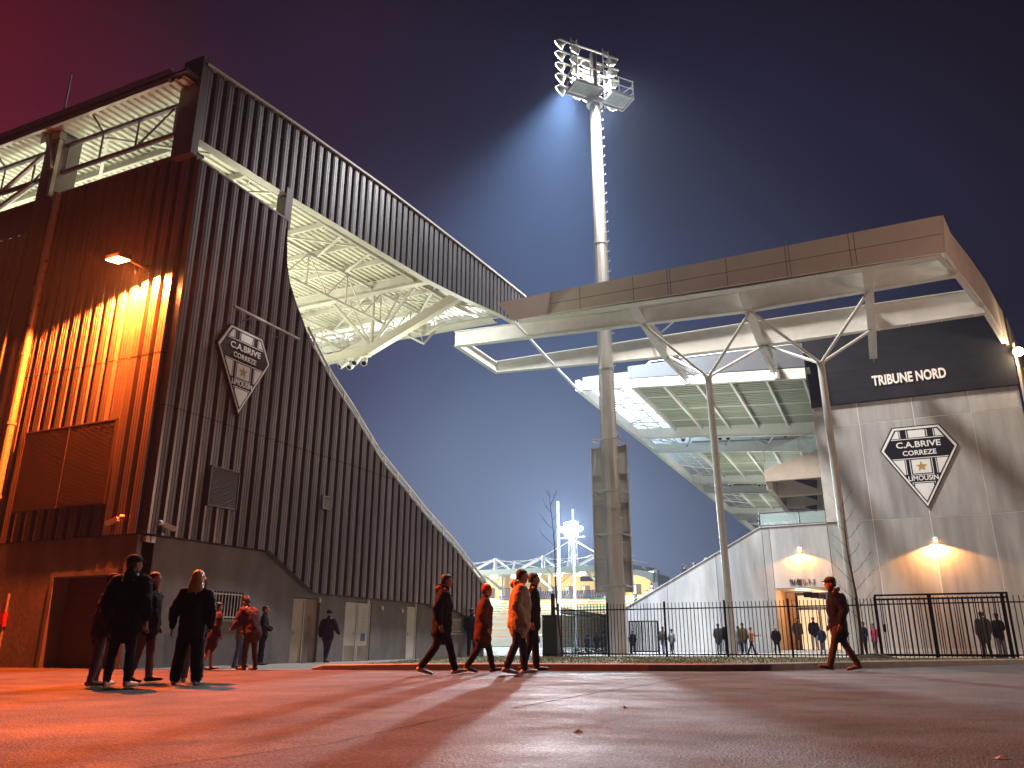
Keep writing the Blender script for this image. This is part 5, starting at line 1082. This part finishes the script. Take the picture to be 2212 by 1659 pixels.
        if hair == 'bun': hr.ball(hs((0, -.055, .045)), .026 * h, 8)
        remesh(hr, "hair", hairm, max(vox * .75, .009), body, 3)
    if hat == 'cap':
        cm = MB(); cm.loft([[hs((rx * cos(2 * pi * k / 16), cy + ry * sin(2 * pi * k / 16), z)) for k in range(16)] for z, rx, ry, cy in [(.018, .051, .060, -.006), (.045, .049, .057, -.006), (.066, .034, .042, -.008), (.074, .010, .014, -.008)]])
        cm.loft([[hs((rx * cos(2 * pi * k / 12), y + .035 * max(0, sin(2 * pi * k / 12)), z + .004 * cos(2 * pi * k / 12) ** 2)) for k in range(12)] for z, rx, y in [(.020, .040, .045), (.026, .040, .045)]]); cm.build("cap", hatm, body, smooth=True)
    if hat == 'beanie':
        cm = MB(); cm.loft([[hs((rx * cos(2 * pi * k / 16), cy + ry * sin(2 * pi * k / 16), z)) for k in range(16)] for z, rx, ry, cy in [(.0, .049, .057, -.006), (.022, .054, .062, -.006), (.028, .050, .058, -.006), (.055, .044, .052, -.008), (.075, .024, .03, -.008), (.082, .006, .008, -.008)]]); remesh(cm, "beanie", hatm, max(vox * .75, .009), body, 2)
    if fur:
        fm3 = MB(); rr_ = random.Random(4); cm = neck + Rl @ Vector((0, -.055 * h, .02 * h))
        for k in range(16): a = -pi + pi * k / 15; fm3.ball(cm + Rl @ Vector((.06 * h * cos(a), .045 * h + .06 * h * sin(a), rr_.uniform(-.01, .012) * h)), .022 * h, 6)
        remesh(fm3, "fur_trim", cloth("fur", (.14, .08, .05), .4), .014, body, 1)
    if bag:
        bg_ = MB(); capsule(bg_, [(chest + Rl @ Vector((0, -.095 * h, .05 * h)), .06 * h, .04 * h), (chest + Rl @ Vector((0, -.10 * h, -.09 * h)), .065 * h, .045 * h)]); remesh(bg_, "backpack", bag, vox, body, 3)
    if held:
        c = arms[1][2] + arms[1][3] * .06 * h; hb = MB(); hb.box(c.x - .035, c.x + .035, c.y - .005, c.y + .005, c.z - .06, c.z + .06); hb.build("phone", M['blackp'], body)
    return body
def foot(x, y, Z=0.0): p = oZ(x, y, Z); return (p.x, p.y, Z)
BK = cloth("black_cloth", (.008, .007, .010)); NV = cloth("navy_cloth", (.009, .011, .032)); DJ = cloth("dark_denim", (.02, .022, .04)); JN = cloth("blue_jeans", (.10, .14, .22)); GR = cloth("grey_trousers", (.14, .11, .12)); RD = cloth("rust_red_jacket", (.08, .02, .018)); BG = cloth("beige_jacket", (.42, .33, .25)); OL = cloth("olive_coat", (.07, .065, .045)); PD = cloth("plaid_shirt", (.25, .13, .06), .6); KH = cloth("khaki_trousers", (.06, .05, .042)); WHc = cloth("pale_jacket", (.55, .52, .5)); MG = cloth("magenta_jacket", (.30, .04, .10)); ORc = cloth("salmon_top", (.45, .16, .09)); ORh = cloth("orange_hood_lining", (.50, .16, .04)); PU = cloth("dark_purple_hoodie", (.03, .018, .04)); GC = cloth("grey_jacket", (.18, .18, .20)); PKg = cloth("stone_trousers", (.16, .12, .12))
REDB = cloth("red_beanie_wool", (.30, .06, .04)); CAPD = cloth("dark_cap", (.012, .018, .02)); CAPB = cloth("brown_cap", (.12, .05, .03))
gA = "group talking on the asphalt at the left"
# heading towards the camera's right is about 24 degrees, away from the camera 114 degrees
person(foot(252, 1484), 1.76, 112, "tall person in dark cap and bulky hooded black jacket, nearest of the left group", BK, DJ, gA, (3, 3), (-3, 3), (-14, 14, 40), (-14, 14, 40), headturn=-35, hat='cap', hatm=CAPD, shoe=SOLE, coat=.75, puff=1.32, hood=True, spread=1.3, bag=None)
person(foot(203, 1482), 1.52, 60, "person in brown cap and rust jacket half hidden behind the tall capped one", RD, GR, gA, (4, 6), (-4, 4), (-14, 12, 42), (-14, 12, 42), lean=4, hat='cap', hatm=CAPB, shoe=SHOEB, coat=.6, puff=1.12)
person(foot(303, 1474), 1.63, 20, "short haired person in black jacket and pale trousers facing right in the left group", BK, PKg, gA, (6, 3), (-7, 5), (-14, 10, 44), (-14, 10, 44), coat=.55, puff=1.12, shoe=SHOED)
person(foot(400, 1480), 1.60, 118, "person with long blonde hair, black jacket and wide black trousers seen from behind", BK, cloth("black_wide_trousers", (.009, .008, .010)), gA, (2, 0), (-4, 2), (-6, 20, 12), (-4, 16, 14), hair='long', hairm=HAIRB, shoe=SOLE, coat=.6, puff=1.12, wide=True, spread=1.5)
person(foot(412, 1474), 1.53, 150, "curly haired person with pale shoes behind the blonde one's right shoulder", NV, PKg, gA, (3, 2), (-5, 3), (5, 8, 30), (8, 10, 35), hair='curly', shoe=SOLE, coat=.7, puff=1.05)
person(foot(449, 1448), 1.44, 70, "stooping person in dark red coat with bare legs near the barred window", RD, RD, None, (12, 8), (-12, 14), (-8, 10, 46), (-8, 10, 46), lean=8, hair='bun', shoe=SHOEB, coat=1.3, puff=1.35, bare=True, collar=True)
person(foot(536, 1448), 1.60, 175, "person in rust red puffer leaning forward beside the barred window", RD, cloth("rust_trousers", (.09, .04, .025)), None, (6, 8), (-4, 4), (30, 8, 50), (30, 8, 50), lean=22, headtilt=18, shoe=SHOEB, coat=.5, puff=1.3, hair='curly')
person(foot(514, 1443), 1.48, 30, "person in checked brown shirt facing the one in the rust red puffer", PD, JN, None, (4, 4), (-4, 4), (20, 6, 55), (20, 6, 55), lean=6, shoe=SHOEB, coat=.45)
person(foot(562, 1437), 1.52, 40, "person in black with elbow out standing just right of the rust red puffer", BK, BK, None, (2, 2), (-3, 3), (0, 35, 70), (0, 30, 60), coat=.4, shoe=SHOED)
person(foot(704, 1432), 1.52, 100, "hooded person in dark purple walking away between the two pale doors", PU, cloth("plum_trousers", (.06, .04, .06)), None, (14, 6), (-12, 20), (-12, 14, 20), (14, 16, 40), hat='beanie', hatm=PU, hair=None, coat=.6, puff=1.12)
gW = "people walking along the kerb in the middle"
person(foot(952, 1458), 1.87, 28, "person in long black coat with orange hood lining striding right, first of the walkers", BK, cloth("black_jeans", (.012, .012, .016)), gW, (20, 6), (-13, 24), (-8, 9, 40), (-20, 10, 38), lean=4, shoe=SOLE, coat=.95, puff=1.2, hood=True, hoodm=ORh)
person(foot(1043, 1453), 1.73, 32, "person in red beanie and long red brown coat walking right behind the beige jacket", cloth("rust_brown_coat", (.075, .028, .022)), cloth("dark_leggings", (.02, .015, .03)), gW, (17, 4), (-14, 20), (-14, 12, 46), (-14, 12, 46), lean=4, hat='beanie', hatm=REDB, hair='short', shoe=SHOED, coat=1.15, puff=1.25)
person(foot(1122, 1457), 1.95, 30, "person in beige jacket and dark jeans with striped pale shoes walking right", BG, DJ, gW, (9, 4), (-9, 16), (-16, 10, 44), (-16, 10, 44), lean=3, shoe=SOLE, coat=.6, puff=1.35, hood=True, hoodm=ORh, hairm=HAIRD)
person((oZ(1131, 1453).x + .02, oZ(1131, 1453).y + .42, 0), 1.98, 26, "taller person in black walking just beyond the beige jacket", BK, BK, gW, (7, 4), (-7, 12), (-12, 8, 34), (-16, 8, 30), lean=2, shoe=SHOED, coat=.6, puff=1.05)
person((oZ(1006.5, 1420).x + .25, oZ(1006.5, 1420).y, 0.0), 1.92, 110, "person in navy standing by the small barred window at the end of the ribbed stand", NV, NV, None, (2, 2), (-2, 2), (10, 8, 40), (10, 8, 40), headturn=-60, coat=.7, puff=1.1)
person(foot(1822, 1450), 1.95, 201, "person in brown cap and fur hooded navy parka striding left in front of the fence", NV, KH, None, (20, 2), (-17, 12), (-16, 10, 40), (-10, 10, 40), lean=3, hat='cap', hatm=CAPB, shoe=cloth("brown_boot", (.20, .08, .04)), coat=1.0, puff=1.12, fur=True, bag=NV)
# beyond the fence
gF = "people gathered beyond the fence"
def far_p(px, hy, Y, face, label, j, t, **k):
    b = oY(px, 1410, Y); top = oY(px, hy, Y); return person((b.x, Y, k.pop('z', 0)), top.z - k.pop('zz', 0), face, label, j, t, gF, lod=k.pop('lod', 2), **k)
W_ = dict(legL=(16, 4), legR=(-14, 12))
far_p(1434, 1352.7, 42.5, 80, "olive coated left one of the pair walking away left of the first column", OL, JN, coat=1.1, **W_)
far_p(1453, 1358, 42.7, 80, "grey jacketed right one of the pair walking away left of the first canopy column", GC, DJ, coat=.4, **W_)
far_p(1555, 1347, 41.5, 70, "person in dark grey coat with hands in pockets left of the first canopy column", cloth("charcoal_coat", (.05, .045, .045)), JN, coat=.9, puff=1.2)
far_p(1574, 1343, 41.5, 120, "person in black directly behind the fence left of the first canopy column", BK, NV, coat=.6, puff=1.15)
far_p(1598, 1352, 43.5, 100, "person half hidden by the first canopy column on its right", GC, JN, coat=.4)
far_p(1608, 1345, 42, 95, "person in olive jacket just right of the first canopy column", cloth("olive_jacket", (.13, .11, .05)), DJ, coat=.4, **W_)
far_p(1625, 1354.7, 42, 20, "person in salmon top holding out a phone right of the first canopy column", ORc, DJ, coat=.35, armR=(50, 5, 40), held=True, **W_)
far_p(1680, 1352.7, 42, 290, "bald person in dark jacket facing the fence left of the lit entrance", BK, BK, coat=.5, puff=1.15, hair=None)
far_p(1729, 1334, 49.5, 300, "person in brown coat standing at the left side of the lit entrance", cloth("brown_coat", (.09, .05, .035)), cloth("brown_trousers", (.08, .05, .04)), coat=1.0, z=.14, zz=.14)
far_p(1764, 1333, 49.5, 280, "person in black jacket and pale jeans in the middle of the lit entrance", BK, cloth("pale_jeans", (.3, .34, .42)), coat=.4, z=.14, zz=.14)
far_p(1779, 1353, 46, 250, "short person in navy at the right side of the lit entrance", NV, JN, coat=.4, z=.0)
far_p(1872, 1343, 41.5, 200, "person in dark blue just behind the right sapling", NV, BK, coat=.5)
far_p(1893, 1347, 41.0, 200, "person in magenta jacket with backpack right of the right sapling", MG, KH, coat=.45, puff=1.2, bag=MG)
far_p(2133, 1321, 36.5, 110, "broad person in dark olive coat behind the sliding gate", OL, DJ, coat=.8, puff=1.3)
far_p(2166, 1324, 37.0, 130, "person in black jacket behind the sliding gate, right of the olive coat", BK, GC, coat=.4, puff=1.1, armR=(10, 25, 60))
far_p(1159.5, 1367, 44.5, 100, "person in black jacket and jeans seen through the gap left of the cabinet", BK, JN, coat=.4, puff=1.2)
far_p(1128, 1378, 47, 60, "person in dark jacket in the gap behind the walkers", BK, MG, coat=.5)
far_p(1269, 1370, 46, 80, "left one of three dark people behind the side fence, in blue jacket", cloth("blue_jacket", (.05, .09, .18)), BK, coat=.5)
far_p(1290, 1366, 46, 100, "middle one of three dark people behind the side fence", BK, BK, coat=.5)
far_p(1305, 1362, 45, 100, "right one of three dark people behind the side fence", GC, BK, coat=.6, puff=1.1)
far_p(1368, 1362, 41.5, 110, "person in black standing right against the right side of the mast foot", BK, BK, coat=.6)
# behind the sloping wall and railing
gS = "spectators leaning over the sloping concrete wall"
for px, hy, face, lab, j, hr_, hm_ in [(1477, 1219, 20, "person with curly hair and white scarf looking right over the sloping wall", BK, 'curly', HAIRD), (1499, 1214, 200, "bearded person in dark jacket looking left over the sloping wall", GC, 'short', HAIRD),
        (1524, 1205, 200, "person in pale top and grey hat above the sloping wall", WHc, 'short', GC), (1555, 1197, 200, "head just showing over the wall left of the first canopy column", BK, 'short', HAIRD), (1407, 1265, 200, "person in white hood high above the lower end of the sloping wall", WHc, 'short', WHc), (1396, 1271, 30, "blonde person beside the white hood at the lower end of the wall", WHc, 'short', HAIRB), (1373, 1284, 200, "dark haired person lowest along the sloping wall beside the mast", NV, 'short', HAIRD)]:
    tp_ = oY(px, hy, 48.8); person((tp_.x, 48.8, tp_.z - 1.55), 1.55, face, lab, j, BK, gS, lod=2, hair=hr_, hairm=hm_, coat=.4, puff=1.1)
for (px, py, lab, j) in [(728, 868, "tiny spectator in white behind the sloping railing, the higher of two", WHc), (833, 1022, "tiny spectator in pink behind the sloping railing, the lower of two", cloth("pink_jacket", (.6, .2, .4)))]:
    p = oX(px, py, XA - .5); person((p.x, p.y, p.z - 1.45), 1.45, 160, lab, j, BK, "spectators behind the sloping railing", lod=3, coat=.4)
# ================================================================== HAZE: moist night air lit by the floodlights
HAZE_D = 0.0006
hb_ = MB().box(-150, 60, -30, 190, -1.0, 60).build("haze", None); tag(hb_, kind='stuff')
hmn = bpy.data.materials.new("haze"); hmn.use_nodes = True; t_ = hmn.node_tree; t_.nodes.clear(); ov = t_.nodes.new("ShaderNodeOutputMaterial"); pv = t_.nodes.new("ShaderNodeVolumePrincipled")
pv.inputs["Color"].default_value = (.48, .66, 1.0, 1); pv.inputs["Density"].default_value = HAZE_D; pv.inputs["Anisotropy"].default_value = .0; t_.links.new(pv.outputs[0], ov.inputs["Volume"]); hb_.data.materials.append(hmn)
